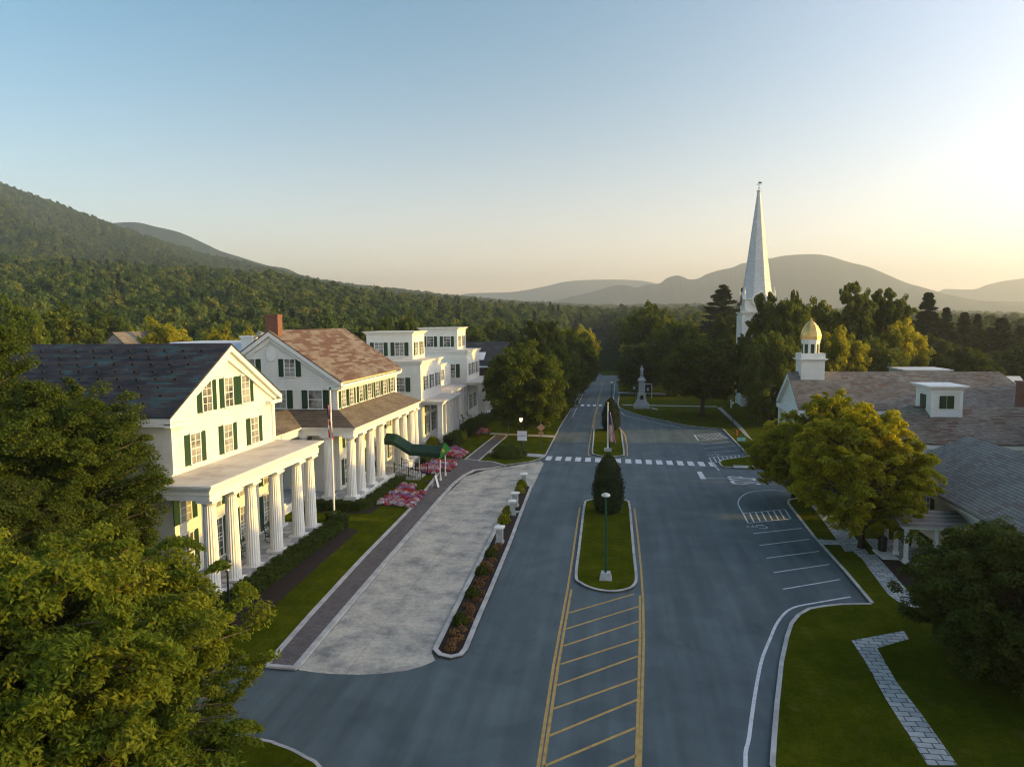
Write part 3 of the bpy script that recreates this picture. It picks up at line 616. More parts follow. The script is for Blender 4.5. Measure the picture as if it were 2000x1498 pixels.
def conifer(name, R, H, n, leaf, seed, label, tiers=16, dense=False, base=.06, droopy=.35, mat='leaf_conifer'):
    root = thing(name, (0, 0, 0), label, 'tree'); g = np.random.default_rng(seed); C = []; Nn = []; V = []; mb = MB()
    mb.tube([(0, 0, -.1), (0, 0, H * .5), (0, 0, H * .97)], [H * .016 + .04, H * .01 + .02, .02], 7)
    if dense:
        m = n; t = g.uniform(base, 1, m); a = g.uniform(0, 2 * PI, m)
        prof = R * np.sin(np.clip((1 - t) ** .62, 0, 1) * PI * .62) / math.sin(PI * .5) * np.where(t < .12 + base, .72 + 2.2 * (t - base), 1)
        bump = 1 + .10 * np.sin(a * 7 + t * 31) * np.sin(t * 47 + a * 3) + .05 * np.sin(a * 13 + t * 61) + g.normal(0, .12, m)
        rr = prof * bump * (1 - .35 * g.uniform(size=m) ** 3)
        C = np.stack([rr * np.cos(a), rr * np.sin(a), t * H + g.normal(0, .05, m)], 1); Nn = nrm(np.stack([np.cos(a), np.sin(a), np.full(m, .5)], 1) + g.normal(size=(m, 3)) * .45); V = g.uniform(0, 1, m)
    else:
        per = n // (tiers * 9)
        for i in range(tiers):
            t = base + (1 - base) * (i / tiers) ** .95; rad = R * (1 - t) ** .8 * g.uniform(.85, 1.1)
            nb = 9
            for j in range(nb):
                z = t * H + g.uniform(-.55, .55) * H / tiers * 1.1
                a = j * 2 * PI / nb + i * .9 + g.uniform(-.25, .25); rl = rad * g.uniform(.6, 1.15); up = g.uniform(-.1, .25)
                e = np.array([math.cos(a) * rl, math.sin(a) * rl, z + up * rl * .5]); s = np.array([0, 0, z])
                if i % 2 == 0: mb.tube([s, (s + e) / 2 + np.array([0, 0, -.04 * rl]), e], [.05 * H / 15, .03, .01], 4)
                u = g.uniform(.12, 1, per) ** .8; p = s + (e - s) * u[:, None]; wdt = rl * .23 * (1.15 - u)
                side = np.array([-math.sin(a), math.cos(a), 0]); p = p + side * (g.uniform(-1, 1, per) * wdt)[:, None] + np.stack([np.zeros(per), np.zeros(per), -np.abs(g.normal(0, droopy * .14 * R, per))], 1) + g.normal(0, .04, (per, 3))
                C.append(p); Nn.append(nrm(np.array([0, 0, 1]) + g.normal(size=(per, 3)) * .5)); V.append(g.uniform(0, 1, per))
        C = np.concatenate(C); Nn = np.concatenate(Nn); V = np.concatenate(V)
    me = leaf_mesh('crown', C, Nn, leaf, V, M[mat], 2.2)
    c = bpy.data.objects.new('crown', me); COL.objects.link(c); c.parent = root; mb.build('trunk', M['bark'], root, True); return root

def recolor(root, mat, cache={}):
    c = [x for x in bpy.data.objects if x.parent == root and x.name.startswith('crown')][0]
    key = (c.data.name, mat)
    if key not in cache: me = c.data.copy(); me.materials[0] = M[mat]; cache[key] = me
    c.data = cache[key]
def spray_tree(name, leafmat, R, H, base, limbs_n, per, rc, n, leaf, seed, flat=.4, aspect=2.4, droop=.4, fork=3, zlow=-.55, tv=.16):
    """long limbs that leave the trunk at many heights, forked, with flat leafy sprays along their outer half"""
    root = thing(name, (0, 0, 0), T, 'tree'); g = np.random.default_rng(seed); mb = MB(); cz = base + (H - base) * .5; Rz = (H - base) * .5
    mb.tube([(0, 0, -.1), (.06, .02, base + .6), (-.05, .06, cz), (.05, 0, cz + Rz * .6)], [H * .026, H * .02, H * .014, H * .006], 9)
    CL = []
    for i in range(limbs_n):
        zz = zlow + (1 - zlow) * (i + .5) / limbs_n; ph = i * 2.39996 + g.uniform(-.4, .4); k = g.uniform(.80, 1.04); rr_ = math.sqrt(max(.04, 1 - zz * zz))
        e = np.array([math.cos(ph) * rr_ * R * k, math.sin(ph) * rr_ * R * k, cz + zz * Rz * k]); s0 = np.array([0, 0, max(base * .8, cz + (zz - .55) * Rz * .75)])
        for f in range(fork):
            ef = e + g.normal(size=3) * np.array([1, 1, .6]) * R * (.17 if f else .02); dv = ef - np.array([0, 0, cz]); rn = math.sqrt((dv[0] ** 2 + dv[1] ** 2) / R ** 2 + dv[2] ** 2 / Rz ** 2); lim = 1.0 + .04 * math.sin(3 * ph)
            if rn > lim: ef = np.array([0, 0, cz]) + dv * lim / rn
            mid = s0 * .45 + ef * .55 + np.array([0, 0, .10 * R]); rad = H * .008
            mb.tube([s0, mid, ef], [rad * (1.2 if f == 0 else .7), rad * .55, rad * .12], 5)
            for q in range(per):
                t = .45 + .6 * (q + g.uniform(0, 1)) / per; a = (1 - t) ** 2; b = 2 * t * (1 - t); p = s0 * a + mid * b + ef * t * t
                CL.append((p + g.normal(size=3) * R * .055, g.uniform(.6, 1.25) * rc * (1.15 - .35 * t), g.normal(0, tv)))
    m = max(10, n // len(CL)); C = []; Nn = []; V = []
    for c, r_, tone in CL:
        u = nrm(g.normal(size=(m, 3))) * (g.uniform(.1, 1, m)[:, None] ** .5); sag = (u[:, 0] ** 2 + u[:, 1] ** 2) * .35 * r_
        tilt = g.normal(size=2) * .35; p = u * r_ * np.array([1, 1, flat]); p[:, 2] += (u[:, 0] * tilt[0] + u[:, 1] * tilt[1]) * r_ - sag
        C.append(c + p); Nn.append(nrm(np.array([0, 0, .9]) + u * .5 + g.normal(size=(m, 3)) * .45)); V.append(np.clip(g.normal(.5, .2, m) + tone, 0, 1))
    me = leaf_mesh('crown', np.concatenate(C), np.concatenate(Nn), leaf, np.concatenate(V), leafmat, aspect, droop)
    c = bpy.data.objects.new('crown', me); COL.objects.link(c); c.parent = root; ORG[c.name] = Vector((0, 0, 0)); mb.build('trunk', M['bark'], root, True); return root
PROTO = {}
def place(kind, px, topy, wpx, Y, label, mat=None, basez=KZ - .03, group='trees around the village green', rot=None):
    """stand a tree of the kind at distance Y, its top and width as seen"""
    p = PROTO[kind]; x, zt = AY(px, topy, Y); dist = CF.dot(Vector((x, Y, zt - CAMH))); W = wpx * dist / F; hh = max(zt - basez, 2.5)
    s = (W / (2 * p['R']), W / (2 * p['R']), hh / p['H'])
    if p['used']: r = copy_tree(p['root'], (x, Y, basez), 0, s, label, group)
    else: r = p['root']; p['used'] = True; r.location = (x, Y, basez); r.scale = s; r['label'] = label; r['group'] = group
    r.rotation_euler.z = rot if rot is not None else random.uniform(0, 2 * PI)
    if mat: recolor(r, mat)
    return r
def proto(kind, root, R, H): PROTO[kind] = dict(root=root, R=R, H=H, used=False)
T = 'broad leafed tree'
proto('mapleA', spray_tree('maple_tree', M['leaf_maple'], 4.9, 11, .7, 56, 4, .86, 90000, .19, 3, flat=.6, aspect=1.5, droop=.2, zlow=-.85), 5.0, 11.3)
proto('mapleB', spray_tree('maple_tree', M['leaf_dark'], 4.9, 11, .6, 60, 4, .92, 90000, .19, 5, flat=.65, aspect=1.5, droop=.2, zlow=-.85), 5.0, 11.3)
proto('mapleC', spray_tree('maple_tree', M['leaf_maple'], 4.1, 12, 2.0, 50, 4, .80, 76000, .19, 9, flat=.6, aspect=1.5, droop=.2, zlow=-.7), 4.3, 12.3)
proto('open', spray_tree('ash_tree', M['leaf_maple'], 4.0, 14, 2.0, 36, 4, .62, 42000, .20, 21, flat=.6, aspect=1.8, droop=.2, zlow=-.6), 4.2, 14.2)
proto('far', spray_tree('broadleaf_tree', M['leaf_maple'], 4.9, 11, .8, 46, 4, 1.0, 34000, .30, 31, flat=.65, aspect=1.4, droop=.2, fork=2, zlow=-.8), 5.0, 11.3)
proto('spruce', conifer('spruce_tree', 2.6, 14, 26000, .22, 2, 'spruce', 22), 2.6, 14)
proto('pine', conifer('pine_tree', 4.2, 14, 26000, .26, 6, 'pine', 17, base=.2, droopy=.06), 4.2, 14)
proto('cone', conifer('conical_evergreen', 1.55, 5.4, 26000, .12, 8, 'evergreen', dense=True, base=.03), 1.5, 5.5)
SG = 'street trees left of the road'
place('mapleA', 1025, 668, 168, 97, 'broad olive maple on the lawn between white hotel columns and road', group=SG)
place('mapleC', 1058, 615, 100, 128, 'dark tall maple top rising behind the broad olive maple', 'leaf_dark', group=SG)
place('mapleB', 1083, 668, 105, 116, 'rounded dark maple just right of the broad olive maple', 'leaf_maple', group=SG)
place('mapleB', 1118, 640, 100, 150, 'spreading maple overhanging the left edge of the far road', group=SG)
place('far', 1138, 636, 66, 205, 'yellow green tree crown at the far left bend of the road', 'leaf_gold', group=SG)
place('far', 1105, 640, 60, 260, 'pale hazy crown behind the spreading roadside maple', group=SG)
place('mapleC', 975, 690, 62, 112, 'slim tree touching the far white pillars of the hotel', group=SG)
place('far', 1000, 640, 60, 190, 'small dark crown left of the tall dark maple top', 'leaf_dark', group=SG)
RG = 'street trees right of the road'
place('mapleA', 1272, 592, 112, 172, 'large golden topped maple standing tallest right of the road', group=RG)
place('far', 1222, 618, 70, 300, 'blue green hazy tree at the far end of the road', 'leaf_maple', group=RG)
place('far', 1196, 640, 50, 430, 'small hazy tree closing the road vista', 'leaf_maple', group=RG)
place('far', 1240, 650, 56, 215, 'low tree with a tan yellow crown beside the far road', 'leaf_gold', group=RG)
place('mapleB', 1250, 668, 92, 158, 'dark green tree directly behind the stone soldier', group=RG)
place('mapleB', 1325, 622, 120, 152, 'dark maple between the monument and the white steeple', 'leaf_maple', group=RG)
place('mapleC', 1374, 652, 158, 119, 'big maple with a bare dark trunk on the green', 'leaf_maple', group=RG, rot=1.2)
place('mapleC', 1422, 605, 82, 150, 'tall dark tree just left of the white steeple', 'leaf_dark', group=RG)
place('pine', 1411, 556, 185, 190, 'layered white pine left of the steeple')
place('pine', 1451, 562, 60, 200, 'narrow pine top peeking from behind the steeple')
place('mapleB', 1512, 645, 118, 108, 'dense dark maple between the steeple and the domed cupola', rot=.4)
place('mapleC', 1540, 572, 110, 117, 'tall olive maple covering the lower right of the steeple', 'leaf_maple')
place('open', 1553, 566, 50, 121, 'thin sparse tree sticking up beside the steeple')
place('open', 1506, 570, 104, 121, 'thin tree in front of the clock stage of the steeple')
place('open', 1466, 640, 70, 117, 'sparse tree over the lower left side of the church tower')
place('open', 1482, 650, 72, 113, 'thin leafed tree whose gaps show the white church tower')
place('mapleA', 1600, 585, 120, 140, 'wide maple behind the gilded dome', 'leaf_maple')
place('open', 1672, 550, 96, 128, 'tallest open crowned tree right of the gilded dome', 'leaf_maple')
place('open', 1738, 562, 110, 131, 'open crowned tree with sky showing through its top', 'leaf_maple', rot=2.1)
place('mapleA', 1640, 640, 110, 118, 'yellow lit tree behind the courthouse ridge', 'leaf_gold')
place('mapleB', 1700, 655, 120, 120, 'bushy tree behind the middle of the courthouse ridge', 'leaf_maple')
place('mapleA', 1762, 625, 110, 126, 'rounded golden tree behind the peeling white dormer', 'leaf_gold')
place('mapleA', 1882, 676, 136, 122, 'low domed dark green tree right of the golden tree', 'leaf_dark')
for i, (px, ty, wp, Y, lab) in enumerate([(1814, 566, 112, 165, 'tallest dark spruce on the right skyline'), (1850, 596, 84, 170, 'spruce just right of the tallest one'), (1885, 606, 92, 175, 'spruce in the middle of the right hand row'),
        (1911, 609, 72, 178, 'narrow spruce right of the middle one'), (1958, 617, 130, 168, 'broad spruce near the right picture edge'), (1934, 636, 84, 180, 'short spruce between the narrow and the broad one'), (1994, 632, 90, 170, 'spruce cut by the right picture edge')]):
    place('spruce', px, ty, wp, Y, lab, group='spruces on the right skyline')
for i, (px, ty, wp, Y, lab, m) in enumerate([(1960, 680, 110, 150, 'dark rounded tree under the broad spruce', 'leaf_dark'), (1830, 655, 80, 160, 'dark tree at the foot of the tallest spruce', 'leaf_dark'),
        (2010, 665, 110, 140, 'dark tree at the right edge behind the brick chimney', 'leaf_dark'), (1900, 650, 90, 185, 'olive tree under the skyline spruces', 'leaf_maple'), (1400, 655, 90, 175, 'olive tree below the layered pine', 'leaf_maple'),
        (1345, 618, 80, 210, 'hazy tree behind the dark maple by the monument', 'leaf_maple'), (1300, 640, 80, 195, 'hazy crown right of the golden topped maple', 'leaf_maple')]):
    place('far', px, ty, wp, Y, lab, m)
# trees behind the hotel
BG = 'trees behind the hotel'
for px, ty, wp, Y, lab, m in [(314, 624, 122, 135, 'golden willow behind the dark slate roof', 'leaf_gold'), (262, 640, 60, 140, 'smaller willow left of the golden one', 'leaf_gold'), (430, 632, 90, 150, 'yellow green tree left of the brick chimney', 'leaf_gold'),
        (488, 640, 76, 155, 'yellow green tree touching the brick chimney', 'leaf_gold'), (115, 596, 165, 118, 'broad brownish tree behind the dark slate roof', 'leaf_maple'), (30, 585, 120, 105, 'yellow olive tree at the left picture edge', 'leaf_locust'),
        (195, 600, 110, 165, 'olive tree behind the small grey gabled house', 'leaf_maple'), (570, 650, 90, 160, 'low tree behind the red slate roof ridge', 'leaf_gold'), (640, 632, 80, 175, 'green tree behind the far end of the red slate roof', 'leaf_maple'),
        (752, 616, 50, 155, 'dark round tree behind the first white rooftop room', 'leaf_maple'), (798, 610, 52, 160, 'dark tree above the middle of the white roof terraces', 'leaf_maple'), (826, 626, 34, 150, 'small tree between the two white rooftop rooms', 'leaf_maple'),
        (700, 640, 70, 170, 'soft green tree left of the first white rooftop room', 'leaf_dark'), (930, 640, 60, 200, 'hazy tree behind the dark roofed house', 'leaf_maple'), (965, 625, 66, 220, 'hazy olive tree above the dark roofed house', 'leaf_maple'), (905, 636, 50, 230, 'hazy tree right of the second white rooftop room', 'leaf_maple')]:
    place('far', px, ty, wp, Y, lab, m, group=BG)
# conical evergreens on the medians
def put(kind, x, y, sx, sz, label, z=KZ - .03, group=None, rot=0, mat=None):
    p = PROTO[kind]
    if p['used']: r = copy_tree(p['root'], (x, y, z), rot, (sx, sx, sz), label, group)
    else:
        r = p['root']; p['used'] = True; r.location = (x, y, z); r.scale = (sx, sx, sz); r.rotation_euler.z = rot; r['label'] = label
        if group: r['group'] = group
    if mat: recolor(r, mat)
    return r
gx, gy = G(1183, 1022); put('cone', -.62, 58.4, .70, .90, 'conical evergreen on the near median behind the green lamp post', group='conical evergreens on the medians')
put('cone', -.75, 103.0, .72, .86, 'conical evergreen at the far end of the second median', group='conical evergreens on the medians', rot=1)
# the near right trees
proto('gold', spray_tree('locust_tree', M['leaf_gold'], 4.3, 10, 1.0, 50, 5, .58, 115000, .105, 41, fork=3, zlow=-.75), 4.4, 10.3)
put('gold', 16.8, 51.0, 1.04, 1.0, 'large golden green tree standing over the slab path beside the porch', rot=.3)
put('gold', 17.2, 60.5, .86, .99, 'golden green tree behind the large one by the side street', rot=2.5)
put('gold', 15.6, 64.9, .86, .72, 'small golden green tree on the corner of the side street', rot=4.2)
proto('dense', spray_tree('maple_tree', M['leaf_dark'], 4.5, 7.3, .2, 66, 5, .66, 190000, .10, 51, flat=.55, aspect=1.5, droop=.2, zlow=-.85), 4.6, 7.4)
put('dense', 17.6, 33.0, .97, .95, 'dense dark maple in the bottom right corner beside the marble path', rot=0)
put('mapleA', 22.5, 27.5, .62, .60, 'light green branch ends at the right picture edge under the dark maple', rot=1, mat='leaf_gold')
# hero trees on the left
proto('locust', spray_tree('locust_tree', M['leaf_locust'], 6.2, 10.0, .6, 90, 5, .72, 480000, .072, 61, flat=.38, aspect=2.5, droop=.5, zlow=-.8, tv=.30), 6.4, 10.2)
put('locust', -17.1, 17.6, 1.06, .95, 'feathery yellow green tree filling the bottom left corner', z=0, rot=.8)
proto('hero', spray_tree('maple_tree', M['leaf_maple'], 5.2, 13.6, 1.0, 92, 5, .78, 420000, .088, 71, flat=.5, aspect=1.5, droop=.25, zlow=-.8), 5.4, 13.9)
put('hero', -29.6, 32.4, 1.08, .97, 'dark olive maple in front of the slate roofed hotel wing', rot=.5)
put('hero', -37.5, 33.5, 1.05, 1.36, 'tall maple at the left picture edge', rot=2.6)
put('hero', -26.0, 24.5, .78, .74, 'shaded maple between the feathery tree and the olive maple', rot=4.0, mat='leaf_dark')
# trees east of the houses: they stand right of the picture and shade the street at sunrise
for i, (x, y, s, sz) in enumerate([(44, 22, 1.1, 1.25), (46, 31, 1.15, 1.3), (43, 39, 1.0, 1.2), (46, 47, 1.05, 1.3), (45, 54, .8, 1.2), (44, 65, .9, 1.35), (52, 73, 1.1, 1.4), (56, 82, 1.1, 1.35), (30, 12, 1.1, 1.2), (33, 2, 1.0, 1.1), (52, 14, 1.1, 1.3), (60, 44, 1.1, 1.3), (60, 30, 1.1, 1.3)]):
    put('mapleA' if i % 2 else 'mapleB', x, y, s, sz, 'tree east of the houses right of the picture', z=0, group='trees east of the houses', rot=i)

# ================================================================== BUILDINGS
E_ = ((0, 1, 0), (1, 0, 0))      # a wall facing east: runs along +y, faces +x
S_ = ((1, 0, 0), (0, -1, 0))     # a wall facing south: runs along +x, faces -y
W_F = ((0, -1, 0), (-1, 0, 0))   # a wall facing west
def window(par, o, fr, w, h, cols=2, rows=4, sh=True, mul=.035, shw=None, lou=True):
    u, n = fr; f = MB(); a = w / 2
    f.ob(o, u, n, -a - .09, -a, 0, .07, 0, h); f.ob(o, u, n, a, a + .09, 0, .07, 0, h); f.ob(o, u, n, -a - .13, a + .13, 0, .10, h, h + .13); f.ob(o, u, n, -a - .13, a + .13, 0, .13, -.09, 0)
    f.ob(o, u, n, -a, a, .02, .062, h * .5 - .03, h * .5 + .03)
    for i in range(1, cols): x = -a + w * i / cols; f.ob(o, u, n, x - mul / 2, x + mul / 2, .02, .055, .001, h - .001)
    for j in range(1, rows):
        if j * 2 == rows: continue
        z = h * j / rows; f.ob(o, u, n, -a, a, .02, .052, z - mul / 2, z + mul / 2)
    wd = f.build('window', M['trim'], par)
    MB().ob(o, u, n, -a + .002, a - .002, .004, .03, .002, h - .002).build('pane', M['pane'], wd)
    if sh:
        s = shw or w * .5
        for q in (-1, 1):
            x0 = a + .11 if q > 0 else -a - .11 - s; m = MB().ob(o, u, n, x0, x0 + s, .012, .055, -.03, h + .03)
            m.build('shutter', M['louver'], par)
    return wd
def column(par, x, y, z0, z1, r0, r1, name='column', seg=18):
    c = MB(); c.box(x - r0 * 1.22, x + r0 * 1.22, y - r0 * 1.22, y + r0 * 1.22, z0, z0 + .16)
    c.flute((x, y), r0, r1, z0 + .16, z1 - .34, seg); c.lathe((x, y, 0), [(r1 * 1.02, z1 - .345), (r1 * 1.3, z1 - .24), (r1 * 1.42, z1 - .16)], 20)
    c.box(x - r1 * 1.5, x + r1 * 1.5, y - r1 * 1.5, y + r1 * 1.5, z1 - .162, z1 - .003); return c.build(name, M['trim'], par)
def cornice(mb, x0, x1, y0, y1, z0, zs):
    """stacked mouldings round a rectangle: (height, outset) steps"""
    z = z0
    for h, o in zs: mb.box(x0 - o, x1 + o, y0 - o, y1 + o, z, z + h); z += h
    return z
# ---- wing with the dark slate roof, gable to the street
L1 = (-33, 44.6, 0)
b1 = thing('hotel_wing', L1, 'sunlit cream white gabled hotel wing under a dark slate roof with snow guards', 'hotel')
WX = -26.1; Y0, Y1 = 38.2, 51.1; YM = 44.65
m = MB(); m.prism([(Y0, 0), (Y1, 0), (Y1, 10.55), (YM, 14.2), (Y0, 10.55)], 'x', -62, WX); m.build('wall', M['siding'], b1)
m = MB(); th = .12; e = .55
for s in (-1, 1):
    ye = YM + s * (6.45 + e); ze = 10.55 - e * .566 + .28
    m.prism([(ye, ze), (ye, ze + th), (YM, 14.55 + th + .03), (YM, 14.55)], 'x', -62.3, WX + .46)
roof1 = m.build('roof', M['roof_dark'], b1)
m = MB()
for r in range(8):
    z = 11.2 + r * .42; y = YM - (14.66 - z) / .566
    for k in range(26): m.box(-61 + k * 1.32 + (.66 if r % 2 else 0), -60.84 + k * 1.32 + (.66 if r % 2 else 0), y - .10, y + .04, z + .06, z + .18)
m.build('snow_guards', M['black_metal'], roof1)['kind'] = 'stuff'
m = MB()   # raking cornice and returns
for s in (-1, 1):
    ye = YM + s * (6.45 + e); ze = 10.55 - e * .566
    m.prism([(ye, ze - .10), (ye, ze + .275), (YM, 14.545), (YM, 14.17)], 'x', WX, WX + .44)
    m.prism([(ye - s * .45, ze - .12), (ye - s * .45, ze + .13), (YM, 14.14), (YM, 13.55)], 'x', WX + .002, WX + .2)
    m.box(WX + .003, WX + .42, min(YM + s * 5.2, ye), max(YM + s * 5.2, ye), 9.95, 10.2); yf = ye - s * .012; m.box(-62, WX - .002, min(yf, YM + s * 6.47), max(yf, YM + s * 6.47), 10.02, 10.512)
    yc = YM + s * 6.25; m.box(WX + .004, WX + .09, yc - .2, yc + .2, 7.1, 9.95)
m.build('cornice', M['trim'], b1)
def g1(py0, py1, px0, px1, xx=WX):  # window centre y, bottom z, height from its picture box
    a = AX(px0, py0, xx); b = AX(px1, py1, xx); return a, b
for yc in (42.15, 44.75, 46.95): window(b1, (WX, yc, 10.42), E_, .98, 1.92)
for yc in (40.65, 44.45, 48.0): window(b1, (WX, yc, 7.35), E_, .98, 1.85, shw=.52)
for yc in (39.3, 42.6, 46.1, 49.5):
    window(b1, (WX, yc, 4.0), E_, 1.05, 1.75, shw=.55); window(b1, (WX, yc, .62), E_, 1.15, 2.55, 3, 5, shw=.5)
for xc in (-30, -35, -40, -45): window(b1, (xc, Y0, 7.4), S_, 1.0, 1.8); window(b1, (xc, Y0, 4.0), S_, 1.0, 1.8)
m = MB(); m.box(WX - .2, -22.35, 36.1, 51.6, 0, .42); m.box(-23.2, -22.28, 35.95, 51.7, .0, .30); m.build('porch_base', M['trim'], b1)
MB().box(WX, -22.42, 36.15, 51.55, .42, .45).build('porch_floor', M['flag'], b1)
for yc in (36.9, 39.2, 41.5, 44.7, 48.1, 50.25): column(b1, -23.0, yc, .45, 6.05, .44, .34)
column(b1, -25.6, 50.4, .45, 6.05, .36, .30)
m = MB(); cornice(m, WX + .003, -22.62, 36.35, 51.2, 6.05, [(.32, 0), (.06, .05), (.24, -.02), (.10, .12), (.10, .24), (.10, .32)]); m.build('porch_cornice', M['trim'], b1)
MB().poly([(WX + .002, 36.15), (-22.42, 36.15), (-22.42, 51.4), (WX + .002, 51.4)], 6.965, 6.99).build('porch_roof', M['roof_flat'], b1)
# ---- main house with the red slate roof and hipped porch
L2 = (-31, 69, 0)
b2 = thing('hotel_main_house', L2, 'white hotel main house under a rust and grey slate roof with a hipped porch', 'hotel')
X1 = -24.8; Ya, Yb = 60.6, 78.0; XM = -31.0; XL = -37.2
MB().prism([(XL, 0), (X1, 0), (X1, 10.75), (XM, 14.85), (XL, 10.75)], 'y', Ya, Yb).build('wall', M['siding'], b2)
m = MB()
for s in (-1, 1):
    xe = XM + s * 6.75; ze = 10.75 - .5 * .661 + .25; m.prism([(xe, ze), (xe, ze + .12), (XM, 15.37), (XM, 15.25)], 'y', Ya - .42, Yb + .42)
m.build('roof', M['roof_red'], b2)
m = MB()
for s in (-1, 1):
    xe = XM + s * 6.75; ze = 10.42
    for ya in (Ya - .40, Yb): m.prism([(xe, ze - .12), (xe, ze + .24), (XM, 15.24), (XM, 14.84)], 'y', ya, ya + .40)
    m.prism([(xe - s * .4, ze - .2), (xe - s * .4, ze + .05), (XM, 14.8), (XM, 14.35)], 'y', Ya - .16, Ya - .002)
    xf = xe - s * .012; m.box(min(xf, XM + s * 6.21), max(xf, XM + s * 6.21), Ya + .003, Yb - .003, 10.20, 10.46); m.box(min(xe, XM + s * 5.3), max(xe, XM + s * 5.3), Ya - .38, Ya - .004, 10.02, 10.2)
    m.box(XM + s * 6.0 - .2, XM + s * 6.0 + .2 + .02 * s, Ya - .07, Ya - .003, 7.9, 10.02)
m.box(X1 + .003, X1 + .08, Ya, Yb, 9.85, 10.2)
m.build('cornice', M['trim'], b2)
m = MB(); m.lathe((0, 0, 0), [(.62, 0), (.66, .03), (.62, .06)], 28)
m.v = [(XM + .0 + a * .8, Ya - .02 - c, 13.25 + b * 1.12) for a, b, c in m.v]; m.build('oval_panel', M['trim'], b2)
m = MB(); m.box(-31.5, -30.3, Ya + .1, Ya + 1.0, 14.5, 16.8); m.box(-31.55, -30.25, Ya + .05, Ya + 1.05, 16.6, 16.72); m.build('chimney', M['brick'], b2)
for xc in (-33.1, -29.25): window(b2, (xc, Ya, 11.2), S_, .95, 1.55)
for xc in (-33.7, -30.35, -26.9): window(b2, (xc, Ya, 8.3), S_, 1.25, 1.62, 1, 2, shw=.55)
for yc in (61.9, 63.9, 66.4, 68.8, 71.2, 73.6, 76.1): window(b2, (X1, yc, 8.32), E_, .95, 1.52, shw=.48)
for yc in (62.5, 65.5, 74.5): window(b2, (X1, yc, 4.6), E_, 1.0, 1.7)
for yc in (62.2, 66.3, 75.3): window(b2, (X1, yc, 1.2), E_, 1.05, 2.3)
m = MB(); m.ob((X1, 70.5, .9), *E_, -1.1, 1.1, 0, .12, 0, 2.7); dr = m.build('door', M['trim'], b2); MB().ob((X1, 70.5, .9), *E_, -.55, .55, .13, .15, .5, 2.3).build('pane', M['dark_glass'], dr)
for xc in (-28.0, -31.5): window(b2, (xc, Ya, 4.7), S_, 1.3, 1.2, 1, 2, sh=False); window(b2, (xc, Ya, 1.3), S_, 1.1, 2.2)
# porch
m = MB(); m.poly([(-30.4, 52.2), (-27.2, 52.2), (-27.2, 57.6), (-22.15, 57.6), (-22.15, 78.6), (-24.9, 78.6), (-24.9, 60.7), (-30.4, 60.7)], 0, .82); m.build('porch_base', M['trim'], b2)
MB().poly([(-30.3, 52.3), (-27.3, 52.3), (-27.3, 57.7), (-22.25, 57.7), (-22.25, 78.5), (-24.8, 78.5), (-24.8, 60.6), (-30.3, 60.6)], .82, .85).build('porch_floor', M['flag'], b2)
for yc in (58.15, 60.4, 63.0, 65.9, 70.9, 73.7, 76.5, 78.0): column(b2, -22.75, yc, .85, 6.25, .42, .33)
for xc in (-24.9, -27.1): column(b2, xc, 58.2, .85, 6.25, .40, .32)
column(b2, -27.7, 54.5, .85, 6.25, .34, .28)
m = MB(); m.box(-27.0, -25.2, 60.0, 60.59, .85, 6.25); m.build('porch_pier', M['siding'], b2)
m = MB()
for z0, z1, o in ((6.25, 6.55, 0), (6.55, 6.62, .06), (6.62, 6.80, .02), (6.80, 6.90, .18), (6.90, 7.0, .28)):
    m.poly([(-30.3, 52.3), (-27.2 + o, 52.3), (-27.2 + o, 57.85 - o), (-22.35 + o, 57.85 - o), (-22.35 + o, 78.35 + o), (-24.79, 78.35 + o), (-24.79, 60.59), (-30.3, 60.59)], z0, z1)
m.build('porch_cornice', M['trim'], b2)
zt = 8.2; zb = 7.02
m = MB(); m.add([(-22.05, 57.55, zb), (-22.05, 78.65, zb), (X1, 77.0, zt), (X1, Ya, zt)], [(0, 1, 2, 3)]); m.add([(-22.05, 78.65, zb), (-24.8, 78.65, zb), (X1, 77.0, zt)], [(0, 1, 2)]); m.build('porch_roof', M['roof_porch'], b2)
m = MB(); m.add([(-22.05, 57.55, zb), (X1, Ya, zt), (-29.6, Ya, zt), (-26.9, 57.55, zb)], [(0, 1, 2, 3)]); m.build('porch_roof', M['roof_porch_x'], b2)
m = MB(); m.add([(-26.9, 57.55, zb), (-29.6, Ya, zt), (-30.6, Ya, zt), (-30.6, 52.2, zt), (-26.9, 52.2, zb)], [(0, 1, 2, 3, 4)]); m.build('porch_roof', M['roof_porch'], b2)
# wreath lantern under the porch
lt = MB(); lt.lathe((-23.6, 64.6, 4.7), [(.05, .75), (.22, .6), (.26, .2), (.14, 0)], 8); o = lt.build('hanging_lantern', M['gold']); setp(o, 'brass lantern hanging between the tall porch columns of the main house', 'lantern')
